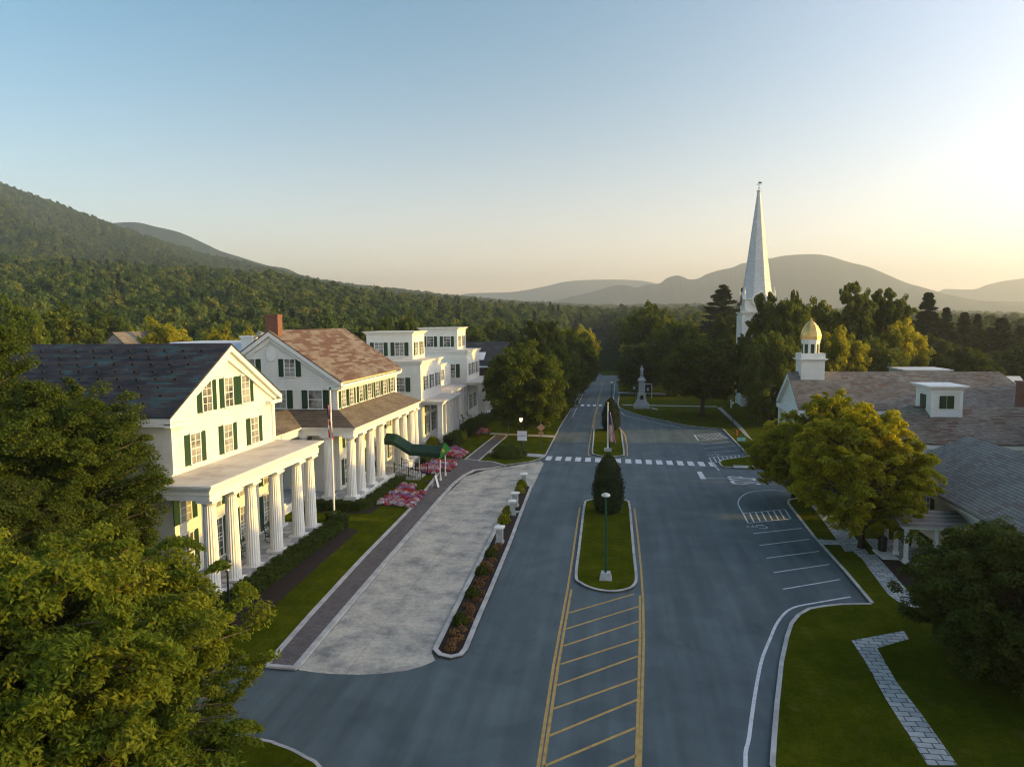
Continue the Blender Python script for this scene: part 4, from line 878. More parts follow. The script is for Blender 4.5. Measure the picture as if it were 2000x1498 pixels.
# ---- flat roofed terraces further on
def terrace(loc, label, x0, x1, y0, y1, ztop, top, porchx, py0, py1, pz, npil, winsE, winsS, base=.45, pil0=None):
    b = thing('hotel_pavilion', loc, label, 'hotel')
    MB().box(x0, x1, y0, y1, 0, ztop - .5).build('wall', M['siding'], b)
    m = MB(); cornice(m, x0, x1, y0, y1, ztop - 1.5, [(.06, .05)]); cornice(m, x0, x1, y0, y1, ztop - .5, [(.12, .06), (.16, .16), (.16, .30), (.06, .38)]); m.build('cornice', M['trim'], b)
    MB().poly([(x0, y0), (x1 + .2, y0), (x1 + .2, y1), (x0, y1)], ztop + .003, ztop + .02).build('roof', M['roof_flat'], b)
    tx0, tx1, ty0, ty1, tz = top
    m = MB(); m.box(tx0, tx1, ty0, ty1, ztop, tz - .4); r = m.build('rooftop_room', M['siding'], b)
    m = MB(); cornice(m, tx0, tx1, ty0, ty1, tz - .75, [(.05, .04)]); cornice(m, tx0, tx1, ty0, ty1, tz - .4, [(.12, .08), (.14, .2), (.1, .36), (.04, .42)]); m.build('cornice', M['trim'], r)
    for xc in (tx0 + (tx1 - tx0) * .27, tx0 + (tx1 - tx0) * .72): window(b, (xc, ty0, ztop + .55), S_, 1.15, 1.75, 2, 4, shw=.55)
    for yc in (ty0 + (ty1 - ty0) * .27, ty0 + (ty1 - ty0) * .73): window(b, (tx1, yc, ztop + .55), E_, .9, 1.75, shw=.42)
    for (yc, z, w_, h_) in winsE: window(b, (x1, yc, z), E_, w_, h_, shw=.5)
    for (xc, z, w_, h_) in winsS: window(b, (xc, y0, z), S_, w_, h_, 2, 4, shw=.65)
    m = MB(); m.box(x1 - .1, porchx, py0, py1, 0, base); m.build('porch_base', M['trim'], b)
    m = MB(); cornice(m, x1 + .004, porchx - .25, py0 + .2, py1 - .2, pz - .45, [(.2, 0), (.12, .12), (.13, .28)]); m.build('porch_cornice', M['trim'], b)
    MB().poly([(x1 + .004, py0 - .06), (porchx, py0 - .06), (porchx, py1 + .06), (x1 + .004, py1 + .06)], pz + .002, pz + .02).build('porch_roof', M['roof_flat'], b)
    for i in range(npil):
        yc = (py0 + .5) + (py1 - py0 - 1.0) * i / (npil - 1)
        m = MB(); m.box(porchx - .95, porchx - .33, yc - .2, yc + .2, base, pz - .45); m.box(porchx - 1.0, porchx - .28, yc - .25, yc + .25, base, base + .2); m.box(porchx - 1.0, porchx - .28, yc - .25, yc + .25, pz - .62, pz - .452); m.build('pillar', M['trim'], b)
    return b
b3 = terrace((-28, 94, 0), 'first flat roofed white hotel pavilion with a rooftop room beyond the main house', -36, -25.0, 88.8, 99.6, 10.95, (-33.4, -27.0, 92.2, 98.2, 14.75), -21.95, 88.7, 99.4, 5.75, 6,
        [(91.2, 7.1, 1.0, 1.75), (94.3, 7.1, 1.0, 1.75), (97.4, 7.1, 1.0, 1.75), (91.5, 1.2, 1.1, 2.4), (95, 1.2, 1.1, 2.4), (91.5, 4.1, 1, .9), (95, 4.1, 1, .9)], [(-27.9, 7.0, 1.5, 1.8), (-27.9, 3.6, 1.2, 1.4)])
b5 = terrace((-28, 120, 0), 'second flat roofed white hotel pavilion with a rooftop room nearest the dark house', -36, -24.6, 116.0, 126.5, 11.15, (-33.6, -27.0, 119.5, 126.2, 15.0), -21.6, 114.2, 128.6, 5.95, 7,
        [(118.2, 7.0, 1.0, 1.9), (121.2, 7.0, 1.0, 1.9), (124.3, 7.0, 1.0, 1.9), (118.5, 1.2, 1.1, 2.4), (122, 1.2, 1.1, 2.4)], [(-27.4, 6.7, 1.5, 2.2)])
L4 = (-29, 107, 0)
b4 = thing('hotel_link', L4, 'low white link with a deep porch roof joining the two flat roofed pavilions', 'hotel')
MB().box(-36, -27.4, 99.7, 115.9, 0, 9.0).build('wall', M['siding'], b4)
m = MB(); m.box(-28.9, -27.0, 106.2, 110.0, 6.0, 9.0); cornice(m, -28.9, -27.0, 106.2, 110.0, 9.0, [(.15, .08), (.2, .22), (.12, .38)]); m.build('bay', M['siding'], b4)
window(b4, (-27.0, 108.1, 6.9), E_, 1.1, 1.6)
m = MB(); cornice(m, -27.39, -24.3, 99.8, 115.0, 5.3, [(.2, 0), (.15, .1)]); m.build('porch_cornice', M['trim'], b4)
MB().poly([(-27.39, 99.7), (-24.15, 99.7), (-24.15, 115.1), (-27.39, 115.1)], 5.652, 5.67).build('porch_roof', M['roof_flat'], b4)
MB().box(-27.5, -23.9, 99.6, 115.1, 0, .4).build('porch_base', M['trim'], b4)
for i in range(7): m = MB(); m.box(-24.9, -24.35, 101 + 2.1 * i, 101.4 + 2.1 * i, .4, 5.3); m.build('pillar', M['trim'], b4)
for yc in (102.5, 106, 109.5, 113): window(b4, (-27.4, yc, 1.1), E_, 1.1, 2.4)
# ---- buildings glimpsed behind
b6 = thing('dark_roofed_house', (-28, 146, 0), 'dark slate roofed house with red brown walls beyond the white pavilions', 'house')
MB().prism([(139, 0), (153, 0), (153, 7.2), (146, 11.3), (139, 7.2)], 'x', -44, -22.5).build('wall', M['darkwall'], b6)
m = MB()
for s in (-1, 1): m.prism([(146 + s * 7.6, 7.1), (146 + s * 7.6, 7.25), (146, 11.75), (146, 11.6)], 'x', -44.5, -22.1)
m.build('roof', M['roof_dark'], b6); m = MB(); m.box(-44.5, -22.1, 138.25, 138.4, 6.85, 7.15); m.build('gutter', M['trim'], b6)
m = MB(); m.add([(-28.5, 139.6, 8.3), (-26.2, 139.6, 8.3), (-26.2, 142.2, 9.75), (-28.5, 142.2, 9.75)], [(0, 1, 2, 3)]); m.build('skylight', M['roof_white'], b6)
b7 = thing('white_roofed_building', (-44, 72, 0), 'low building with a pale blue white metal roof behind the gabled wing', 'building')
MB().box(-51, -34.5, 66, 80, 0, 12.1).build('wall', M['siding'], b7)
m = MB(); m.add([(-51.4, 65.6, 12.1), (-34.2, 65.6, 12.1), (-34.2, 80.4, 12.1), (-51.4, 80.4, 12.1), (-47.0, 70, 14.1), (-37.0, 70, 14.1), (-37, 76, 14.1), (-47, 76, 14.1)], [(0, 1, 5, 4), (1, 2, 6, 5), (2, 3, 7, 6), (3, 0, 4, 7), (4, 5, 6, 7)]); m.build('roof', M['roof_white'], b7)
m = MB(); m.box(-38.3, -37.0, 68.5, 69.7, 12.6, 14.7); m.box(-38.4, -36.9, 68.4, 69.8, 14.55, 14.75); m.build('chimney', M['trim'], b7)
m = MB(); m.lathe((-36.3, 68.9, 13.0), [(.2, 0), (.2, 1.5), (.42, 1.7), (.42, 2.0), (.1, 2.2)], 12); m.build('vent', M['grey_metal'], b7)
b8 = thing('grey_gabled_house', (-90, 128, 0), 'small grey gabled house between the trees behind the dark slate roof', 'house')
hx, hz = AY(222, 650, 125); m = MB(); m.prism([(hx - 4.5, 0), (hx + 4.5, 0), (hx + 4.5, hz - 4.2), (hx, hz - .2), (hx - 4.5, hz - 4.2)], 'y', 125, 136); m.build('wall', M['darkwall'] if False else M['kerb'], b8)
m = MB()
for s in (-1, 1): m.prism([(hx + s * 4.9, hz - 4.5), (hx + s * 4.9, hz - 4.35), (hx, hz + .12), (hx, hz)], 'y', 124.6, 136.4)
m.build('roof', M['roof_court'], b8)
# ---- courthouse with the gilded dome
bc = thing('courthouse', (33, 89, 0), 'white courthouse with a long brown slate roof and gable end to the road', 'courthouse')
CXL, CXR, CY0, CY1, CYM = 20.9, 47.0, 84.0, 94.2, 89.1
MB().prism([(CY0, 0), (CY1, 0), (CY1, 5.75), (CYM, 9.1), (CY0, 5.75)], 'x', CXL, CXR - 1).build('wall', M['siding'], bc)
m = MB()
for s in (-1, 1): m.prism([(CYM + s * 5.65, 5.65), (CYM + s * 5.65, 5.78), (CYM, 9.62), (CYM, 9.5)], 'x', CXL - .55, CXR - 3.5)
for s in (-1, 1): m.add([(CXR - 3.5, CYM + s * 5.65, 5.75), (CXR - .5, CYM + s * 5.65, 5.75), (CXR - 3.2, CYM, 9.61), (CXR - 3.5, CYM, 9.61)], [(0, 1, 2, 3)])
m.add([(CXR - .5, CYM - 5.65, 5.75), (CXR - .5, CYM + 5.65, 5.75), (CXR - 3.2, CYM, 9.61)], [(0, 1, 2)])
m.build('roof', M['roof_court'], bc)
m = MB()
for s in (-1, 1):
    m.prism([(CYM + s * 5.6, 5.3), (CYM + s * 5.6, 5.64), (CYM, 9.49), (CYM, 9.0)], 'x', CXL - .5, CXL - .003); m.box(CXL + .003, CXR - 1, min(CYM + s * 5.11, CYM + s * 5.59), max(CYM + s * 5.11, CYM + s * 5.59), 5.25, 5.62)
m.box(CXL - .52, CXL - .003, CY0 - .45, CY1 + .45, 4.75, 5.24); m.build('cornice', M['trim'], bc)
for i in range(5): m = MB(); yy = 84.3 + i * 2.4; m.box(CXL - .4, CXL - .005, yy - .2, yy + .2, 0, 4.75); m.build('pilaster', M['trim'], bc)
for i in range(4): window(bc, (CXL, 85.5 + 2.4 * i, 1.2), W_F, 1.0, 2.6)
cu = MB(); cx_, cy_ = 22.95, 89.1; hw = 1.32
cu.box(cx_ - hw, cx_ + hw, cy_ - hw, cy_ + hw, 7.5, 11.1)
cup = cu.build('cupola', M['siding'], bc)
m = MB(); cornice(m, cx_ - hw, cx_ + hw, cy_ - hw, cy_ + hw, 10.95, [(.06, .06), (.10, .16), (.1, .3)])
for a in (-1, 1):
    m.box(cx_ - hw - .05, cx_ + hw + .05, cy_ + a * (hw - .04) - .05, cy_ + a * (hw - .04) + .05, 11.215, 11.85); m.box(cx_ + a * (hw - .04) - .049, cx_ + a * (hw - .04) + .049, cy_ - hw + .02, cy_ + hw - .02, 11.216, 11.84)
m.box(cx_ - hw + .1, cx_ + hw - .1, cy_ - hw - .03, cy_ - hw - .002, 10.3, 10.36); m.box(cx_ - hw + .1, cx_ + hw - .1, cy_ - hw - .03, cy_ - hw - .002, 8.5, 8.56)
m.build('balustrade', M['trim'], cup)
m = MB(); m.lathe((cx_, cy_, 0), [(.98, 11.21), (.98, 13.0), (1.06, 13.02), (1.06, 13.35), (1.13, 13.4), (1.13, 13.5)], 8, rot=PI / 8)
m.build('lantern_room', M['trim'], cup)
m = MB()
for k in range(8):
    a = k * PI / 4; n_ = (math.cos(a), math.sin(a), 0); u_ = (-math.sin(a), math.cos(a), 0); r = .98 * math.cos(PI / 8)
    m.ob((cx_ + n_[0] * r, cy_ + n_[1] * r, 11.75), u_, n_, -.21, .21, -.02, .02, 0, 1.15)
m.build('louvers', M['louver'], cup)
m = MB(); m.lathe((cx_, cy_, 0), [(1.16, 13.5), (1.17, 13.85), (1.10, 14.3), (.95, 14.72), (.72, 15.1), (.45, 15.42), (.16, 15.65), (.09, 15.72), (.13, 15.84), (.07, 15.95), (.02, 16.0)], 8, rot=PI / 8)
m.build('dome', M['gold'], cup)
m = MB()
for z, r in ((13.7, 1.185), (14.05, 1.16), (14.4, 1.09), (14.72, .975), (15.02, .81)): m.lathe((cx_, cy_, 0), [(r, z - .012), (r, z + .012)], 8, rot=PI / 8)
m.build('dome_seams', M['yellow'] if False else M['gold'], cup)
# ---- wing in front of it with the peeling dormer
bw = thing('courthouse_annex', (38, 74, 0), 'mossy slate roofed annex with a brick chimney in front of the courthouse', 'building')
AXL, AXR, AYM = 27.9, 58, 72.2
MB().prism([(67.0, 0), (77.4, 0), (77.4, 4.8), (AYM, 7.2), (67.0, 4.8)], 'x', AXL, AXR).box(25.8, AXL - .002, 67.0, 77.4, 0, 4.78).build('wall', M['siding'], bw)
m = MB(); m.add([(25.2, AYM - 5.6, 4.87), (25.2, AYM + 5.6, 4.87), (AXL - .4, AYM, 7.545)], [(0, 1, 2)])
for s in (-1, 1): m.add([(25.2, AYM + s * 5.6, 4.868), (AXL - .4, AYM + s * 5.6, 4.868), (AXL - .4, AYM, 7.545)], [(0, 1, 2)])
for s in (-1, 1): m.prism([(AYM + s * 5.6, 4.75), (AYM + s * 5.6, 4.87), (AYM, 7.55), (AYM, 7.43)], 'x', AXL - .4, AXR)
m.build('roof', M['roof_wing'], bw)
m = MB(); m.box(25.3, AXR, 66.65, 66.99, 4.35, 4.73); m.box(25.6, AXR, 66.85, 66.98, 3.7, 4.35); m.build('cornice', M['trim'], bw)
m = MB(); m.box(38.6, 40.2, 74.2, 75.4, 6.5, 9.7); m.box(38.5, 40.3, 74.1, 75.5, 9.5, 9.72); m.build('chimney', M['brick'], bw)
dm = MB(); dm.box(28.95, 31.65, 70.5, 73.9, 5.2, 9.45); dmo = dm.build('dormer', M['siding'], bw)
m = MB(); m.ob((28.95, 70.5, 6.72), *S_, .12, 2.58, 0, .02, 0, .62); m.build('peeling_boards', M['worn'], dmo)
m = MB(); cornice(m, 28.95, 31.65, 70.5, 73.9, 9.0, [(.08, .05), (.2, .02), (.12, .14), (.12, .28), (.1, .42)])
for xx in (28.93, 31.37): m.box(xx, xx + .30, 70.44, 70.498, 6.7, 9.0)
m.build('cornice', M['trim'], dmo)
MB().poly([(28.55, 70.1), (32.05, 70.1), (32.05, 74.3), (28.55, 74.3)], 9.622, 9.64).build('roof', M['worn'], dmo)
for o_, f_, h_ in (((30.3, 70.5, 7.5), S_, 1.2), ((28.95, 72.2, 7.4), W_F, 1.3)):
    for a_, b_ in ((-.62, -.03), (.03, .62)): MB().ob(o_, *f_, a_, b_, 0, .05, 0, h_).build('shutter', M['louver'], dmo)
# ---- the near house on the right with the pale slate roof
bn = thing('white_house', (27, 46, 0), 'white house with a long pale grey slate roof and small entry porch on the right', 'house')
NX0, NXM, NX1 = 22.4, 26.3, 31.0
MB().prism([(NX0, 0), (NX1, 0), (NX1, 4.2), (NXM, 6.6), (NX0, 4.2)], 'y', 27, 58.2).build('wall', M['siding'], bn)
m = MB(); m.prism([(21.6, 3.86), (21.6, 4.0), (NXM, 7.06), (NXM, 6.92)], 'y', 26.5, 57.4); m.prism([(31.8, 3.6), (31.8, 3.74), (NXM, 7.06), (NXM, 6.92)], 'y', 26.5, 57.4)
m.add([(21.6, 57.4, 4.0), (21.6, 60.0, 4.0), (NXM, 57.4, 7.06)], [(0, 1, 2)]); m.add([(31.8, 57.4, 3.74), (31.8, 60.0, 3.74), (NXM, 57.4, 7.06)], [(0, 1, 2)]); m.add([(21.6, 60.0, 4.0), (31.8, 60.0, 3.74), (NXM, 57.4, 7.06)], [(0, 1, 2)])
m.build('roof', M['roof_near'], bn)
m = MB(); m.box(21.75, 22.39, 27, 59.6, 3.62, 3.84); m.box(22.25, 22.385, 27, 58.2, 3.2, 3.62); m.build('cornice', M['trim'], bn)
for yc in (33, 37.5, 42, 46.2, 54.5): window(bn, (NX0, yc, 1.3), W_F, 1.0, 1.75, shw=.6)
m = MB(); m.ob((NX0, 50.3, .3), *W_F, -.55, .55, 0, .06, 0, 2.2); m.build('door', M['dark_glass'], bn)
pch = MB(); pch.box(18.2, 22.24, 47.6, 51.6, 2.5, 2.72); pch.build('porch_beam', M['trim'], bn); MB().prism([(47.4, 2.722), (51.8, 2.722), (49.6, 3.25)], 'x', 18.0, 22.24).build('porch_roof', M['roof_near'], bn)
m = MB(); m.box(18.4, 22.39, 47.7, 51.5, 0, .2); m.build('porch_floor', M['slab'], bn)
for x, y in ((18.55, 47.95), (18.55, 49.6), (18.55, 51.3), (20.3, 47.95), (21.9, 47.95), (20.4, 51.3)): m = MB(); m.box(x - .11, x + .11, y - .11, y + .11, .2, 2.5); m.box(x - .16, x + .16, y - .16, y + .16, .2, .42); m.build('porch_post', M['trim'], bn)
m = MB(); m.box(17.4, 18.4, 48.6, 50.6, .1, .16); m.box(20.4, 22.3, 47.75, 47.85, .9, 1.0); m.build('porch_rail', M['trim'], bn)
# ---- church
ch = thing('church', (25.3, 135.5, 0), 'tall white church with a tapering octagonal steeple and round clock faces', 'church')
TX, TY, TH = 25.35, 135.6, 2.75
MB().box(TX - TH, TX + TH, TY - TH, TY + TH, 0, 17.2).build('tower', M['siding'], ch)
m = MB()
for z in (6, 11.5, 15.6): cornice(m, TX - TH, TX + TH, TY - TH, TY + TH, z, [(.15, .08), (.12, .18)])
cornice(m, TX - TH, TX + TH, TY - TH, TY + TH, 16.6, [(.3, .10), (.15, .3), (.15, .42)])
for a in (-1, 1):
    for b in (-1, 1): m.box(TX + a * TH - .25, TX + a * TH + .25, TY + b * TH - .25, TY + b * TH + .25, 0, 16.55)
m.build('cornice', M['trim'], ch)
bel = MB(); bel.box(TX - 2.45, TX + 2.45, TY - 2.45, TY + 2.45, 17.2, 19.3); belo = bel.build('belfry', M['siding'], ch)
m = MB(); cornice(m, TX - 2.45, TX + 2.45, TY - 2.45, TY + 2.45, 19.3, [(.12, .1), (.12, .28)])
for a in (-1, 1):
    for b in (-1, 1):
        x, y = TX + a * 2.55, TY + b * 2.55; m.lathe((x, y, 0), [(.16, 19.5), (.16, 20.6), (.22, 20.65), (.1, 20.9), (.03, 21.7)], 8)
m.build('pinnacles', M['trim'], belo)
def disc(nv, r, d0, d1, mat, name, par, zc=19.35):
    m = MB(); m.lathe((0, 0, 0), [(r, 0), (r, d1 - d0)], 28); P = []
    u = Vector((-nv[1], nv[0], 0)); nV = Vector(nv)
    for a, b, c in m.v: p = Vector((TX, TY, zc)) + nV * (d0 + c) + u * a + Vector((0, 0, b)); P.append(tuple(p))
    m.v = P; return m.build(name, mat, par)
for nv in ((0, -1, 0), (-1, 0, 0), (1, 0, 0), (0, 1, 0)):
    disc(nv, 1.35, 2.2, 2.72, M['trim'], 'clock_surround', belo); ck = disc(nv, 1.02, 2.73, 2.78, M['black_metal'], 'clock_face', ch)
    u = Vector((-nv[1], nv[0], 0)); nV = Vector(nv); m = MB()
    for k in range(12):
        a = k * PI / 6; c = Vector((TX, TY, 19.35)) + nV * 2.80 + u * (.84 * math.sin(a)) + Vector((0, 0, .84 * math.cos(a)))
        m.ob(c, tuple(u), tuple(nV), -.04, .04, -.01, .01, -.07, .07)
    m.tube([Vector((TX, TY, 19.35)) + nV * 2.82, Vector((TX, TY, 19.35)) + nV * 2.82 + u * .5 + Vector((0, 0, .3))], .035, 5); m.tube([Vector((TX, TY, 19.35)) + nV * 2.82, Vector((TX, TY, 19.35)) + nV * 2.82 - u * .1 + Vector((0, 0, .75))], .03, 5)
    m.build('clock_hands', M['gold'], ck)
m = MB(); r8 = 1 / math.cos(PI / 8)
m.lathe((TX, TY, 0), [(2.75 * r8, 19.5), (2.5 * r8, 20.2), (2.24 * r8, 22.0), (.26 * r8, 38.6), (.30 * r8, 38.62), (.38 * r8, 38.9), (.2 * r8, 39.0)], 8, rot=PI / 8); m.build('spire', M['spire'], ch)
m = MB(); m.tube([(TX, TY, 39), (TX, TY, 40.6)], .05, 6); m.lathe((TX, TY, 39.2), [(.02, 0), (.14, .12), (.02, .26)], 8); m.box(TX - .5, TX + .5, TY - .02, TY + .02, 40.0, 40.08); m.box(TX - .1, TX + .45, TY - .015, TY + .015, 40.2, 40.45); m.build('weather_vane', M['bronze'], ch)
m = MB()
for (zz, aa) in ((28.6, -PI / 2), (30.0, -PI / 2), (29.2, -PI * .75), (28.9, -PI / 4), (30.4, -PI / 4), (33, -PI * .75)):
    r = 2.24 + (.26 - 2.24) * (zz - 22) / 16.6 + .01; n_ = (math.cos(aa), math.sin(aa), 0); u_ = (-n_[1], n_[0], 0)
    for q in range(5): du = random.uniform(-.3, .3); dz = random.uniform(-.6, .6); rr = r - dz * .119; m.ob((TX + n_[0] * rr, TY + n_[1] * rr, zz + dz), u_, n_, du - .07, du + .07, -.03, .012, 0, .22)
m.build('bare_patches', M['worn'], ch)
MB().prism([(129, 0), (142.2, 0), (142.2, 8), (135.6, 12.6), (129, 8)], 'x', TX + TH, 52).build('nave', M['siding'], ch)
m = MB()
for s in (-1, 1): m.prism([(135.6 + s * 7.1, 7.7), (135.6 + s * 7.1, 7.85), (135.6, 12.95), (135.6, 12.8)], 'x', TX + TH - .3, 52.4)
m.build('roof', M['roof_dark'], ch)
bs = thing('shed', (47, 112, 0), 'low pale building end showing just above the courthouse ridge', 'building')
sx, sz = AY(1810, 722, 110); m = MB(); m.box(sx - 3, sx + 3.2, 110, 116, 0, sz - .15); m.build('wall', M['siding'], bs); m = MB(); m.box(sx - 3.3, sx + 3.5, 109.7, 116.3, sz - .15, sz); m.build('roof', M['roof_white'], bs)

# ================================================================== HEDGES, FLOWERS, SHRUBS
def leafy_box(name, path, wd, h, n, label, cat, z=KZ - .02, group=None, leaf=.085):
    P = [Vector((p[0], p[1])) for p in path]; seg = [(P[i], P[i + 1], (P[i + 1] - P[i]).length) for i in range(len(P) - 1)]; tot = sum(s[2] for s in seg)
    root = thing(name, (P[0].x, P[0].y, z), label, cat, group); C = []; Nn = []
    for a, b, l in seg:
        k = int(n * l / tot); d = (b - a) / l; s = Vector((-d.y, d.x)); t = RNG.uniform(-wd * .3, l + wd * .3, k); q = RNG.uniform(0, 1, k); w2_ = wd / 2
        bump = 1 + .06 * np.sin(t * 3.1) + .05 * np.sin(t * 7.7) + RNG.normal(0, .05, k)
        arc = q * (h * 2 + wd); o = np.where(arc < h, -w2_, np.where(arc < h + wd, arc - h - w2_, w2_)); zz = np.where(arc < h, arc, np.where(arc < h + wd, h, 2 * h + wd - arc))
        nx = np.where(arc < h, -1, np.where(arc < h + wd, 0, 1)); nz = np.where((arc >= h) & (arc < h + wd), 1, 0)
        rc = RNG.uniform(0, .10, k); o = o * bump - nx * rc; zz = zz * bump - nz * rc
        C.append(np.stack([a.x + d.x * t + s.x * o, a.y + d.y * t + s.y * o, zz + z], 1)); Nn.append(nrm(np.stack([s.x * nx, s.y * nx, nz + .3], 1) + RNG.normal(size=(k, 3)) * .55))
    C = np.concatenate(C) - np.array([P[0].x, P[0].y, z]); Nn = np.concatenate(Nn)
    me = leaf_mesh('foliage', C, Nn, leaf, RNG.uniform(0, 1, len(C)), M['leaf_hedge'], 1.4); o = bpy.data.objects.new('foliage', me); COL.objects.link(o); o.parent = root
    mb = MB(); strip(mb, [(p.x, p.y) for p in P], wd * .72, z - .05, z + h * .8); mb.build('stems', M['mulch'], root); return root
leafy_box('hedge', [(-21.35, 33.5), (-21.3, 51.8), (-22.5, 53.3)], 1.15, .75, 32000, 'long clipped hedge along the near porch of the gabled wing', 'hedge')
leafy_box('hedge', [(-26, 56.6), (-21.5, 56.6), (-21.1, 58.5), (-21.1, 66.8)], .95, .75, 20000, 'clipped hedge wrapping the corner of the main house porch', 'hedge')
leafy_box('hedge', [(-21.2, 75.5), (-21.1, 84)], .9, .9, 9000, 'short hedge past the awning before the first pavilion', 'hedge')
leafy_box('hedge', [(-20.9, 87), (-20.6, 92.5)], 1.5, 1.3, 12000, 'thick rounded hedge before the first pavilion pillars', 'hedge', leaf=.1)
leafy_box('hedge', [(-20.6, 95.5), (-20.3, 110)], 1.7, 1.3, 16000, 'long rounded hedge running past the second pavilion', 'hedge', leaf=.11)
struct('garden_bed', MB().poly([(-20.72, 33.5), (-18.95, 33.5), (-19.35, 45), (-19.5, 51.0), (-20.7, 51.6)], KZ + .004), M['mulch'])
struct('garden_bed', MB().poly([(-26, 55.6), (-20.3, 55.7), (-20.2, 60.5), (-20.8, 67.5), (-21.6, 67.5), (-22.2, 57.0), (-26, 57.3)], KZ + .002), M['mulch'])
def ball(name, x, y, r, h, n, mat, label, cat, group=None, z=.1, leaf=.06, src=None, stem=True):
    if src is not None: return copy_tree(src, (x, y, z), random.uniform(0, 6), (r / src['rr'], r / src['rr'], h / src['hh']), label, group)
    root = thing(name, (x, y, z), label, cat, group); root['rr'] = r; root['hh'] = h
    d = nrm(RNG.normal(size=(n, 3))); d[:, 2] = np.abs(d[:, 2]); rr = RNG.uniform(.72, 1.05, n) * (1 + .12 * np.sin(d[:, 0] * 9) * np.sin(d[:, 1] * 8))
    C = d * rr[:, None] * np.array([r, r, h]); me = leaf_mesh('foliage', C, nrm(d + RNG.normal(size=(n, 3)) * .5), leaf, RNG.uniform(0, 1, n), M[mat], 1.6)
    o = bpy.data.objects.new('foliage', me); COL.objects.link(o); o.parent = root; ORG[root.name] = Vector((0, 0, 0))
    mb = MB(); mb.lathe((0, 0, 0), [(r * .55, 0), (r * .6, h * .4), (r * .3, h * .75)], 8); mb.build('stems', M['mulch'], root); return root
rb = ball('round_bush', *G(994, 893), 2.0, 1.25, 12000, 'leaf_hedge', 'clipped round bush at the foot of the green flagpole', 'bush', leaf=.1)
rb2 = ball('round_bush', *G(846, 872), .9, 1.2, 5000, 'leaf_gold', 'yellow green bush at the corner of the first pavilion', 'bush', leaf=.09)
gsrc = None
for i, (a, b, r) in enumerate([(597, 700, .46), (530, 835, .46), (460, 1000, .46), (370, 1200, .48)]):
    x, y = q6(a, b); o = ball('green_shrub', x, y, .42, .55, 2600, 'leaf_dark', ['small round green shrub in the strip nearest the marble pillars', 'second round green shrub from the pillars in the narrow bed', 'third round green shrub from the pillars in the narrow bed', 'round green shrub nearest the rounded end of the narrow bed'][i], 'shrub', 'green shrubs in the narrow bed', src=gsrc); gsrc = gsrc or o
osrc = None
ORD = 'nearest second third fourth fifth sixth seventh eighth ninth tenth eleventh twelfth thirteenth fourteenth fifteenth sixteenth seventeenth eighteenth nineteenth twentieth farthest'.split()
for i, (a, b) in enumerate([(650, 635), (622, 662), (606, 742), (578, 780), (548, 768), (585, 820), (545, 880), (505, 898), (520, 925), (515, 988), (492, 1038), (480, 955), (427, 1080), (448, 1112), (430, 1138), (437, 1180), (378, 1252), (325, 1275), (360, 1318), (310, 1348), (300, 1390)]):
    x, y = q6(a, b); o = ball('russet_shrub', x, y, .30, .26, 220, 'leaf_orange', ORD[20 - i] + ' low orange pink shrub from the rounded near end of the narrow bed', 'shrub', 'orange pink shrubs in the narrow bed', src=osrc, leaf=.075); osrc = osrc or o
psrc = None
for i, (a, b, lab) in enumerate([(820, 198, 'pale flowering shrub beside the farthest marble pillar'), (805, 240, 'orange and white shrub between the two far marble pillars'), (722, 400, 'dark leaved pale flowered shrub before the marble pillars'), (690, 462, 'cream flowered shrub behind the nearest marble pillar')]):
    x, y = q6(a, b); o = ball('flowering_shrub', x, y, .5, .7, 1500, 'leaf_gold', lab, 'shrub', 'flowering shrubs among the pillars', src=psrc, leaf=.09); psrc = psrc or o
def flower_bed(pts, label, n):
    xs = [p[0] for p in pts]; ys = [p[1] for p in pts]; cx0, cy0 = sum(xs) / len(xs), sum(ys) / len(ys)
    root = thing('flower_bed', (cx0, cy0, KZ), label, 'flower bed'); MB().poly(pts, KZ, KZ + .06).build('soil', M['mulch'], root)
    def inside(x, y):
        c = False; j = len(pts) - 1
        for i in range(len(pts)):
            if (ys[i] > y) != (ys[j] > y) and x < (xs[j] - xs[i]) * (y - ys[i]) / (ys[j] - ys[i]) + xs[i]: c = not c
            j = i
        return c
    C = []; Nn = []; V = []
    for k in range(n):
        x, y = random.uniform(min(xs), max(xs)), random.uniform(min(ys), max(ys))
        if not inside(x, y): continue
        r = random.uniform(.24, .34); rw = int((y + .35 * math.sin(x * 1.3)) * 1.15); v = ([.1, .65, .4, .52, .8, .12, .68, .5][rw % 8] if random.random() < .62 else random.choice([.1, .4, .52, .52, .65, .8])); mm = 110
        d = nrm(RNG.normal(size=(mm, 3))); d[:, 2] = np.abs(d[:, 2]); C.append(d * np.array([r, r, r * .95]) * RNG.uniform(.8, 1.1, mm)[:, None] + np.array([x - cx0, y - cy0, .08])); Nn.append(nrm(d + RNG.normal(size=(mm, 3)) * .3)); V.append(np.where(RNG.uniform(size=mm) < .10, .95, np.clip(v + RNG.normal(0, .03, mm), 0, .89)))
    me = leaf_mesh('blossoms', np.concatenate(C), np.concatenate(Nn), .075, np.concatenate(V), M['blossom'], 1.1); o = bpy.data.objects.new('blossoms', me); COL.objects.link(o); o.parent = root; setp(o, kind='stuff')
q5 = lambda x, y: G(650 + x / 4.444, 780 + y / 4.444)
flower_bed([q5(*a) for a in [(375, 925), (570, 745), (740, 775), (700, 820), (800, 835), (685, 955)]], 'large red white and lilac flower bed nearest the flagpole lawn', 300)
flower_bed([q5(*a) for a in [(700, 640), (860, 545), (1085, 560), (1025, 635), (930, 632), (880, 668)]], 'red and pink flower bed beside the awning posts', 300)
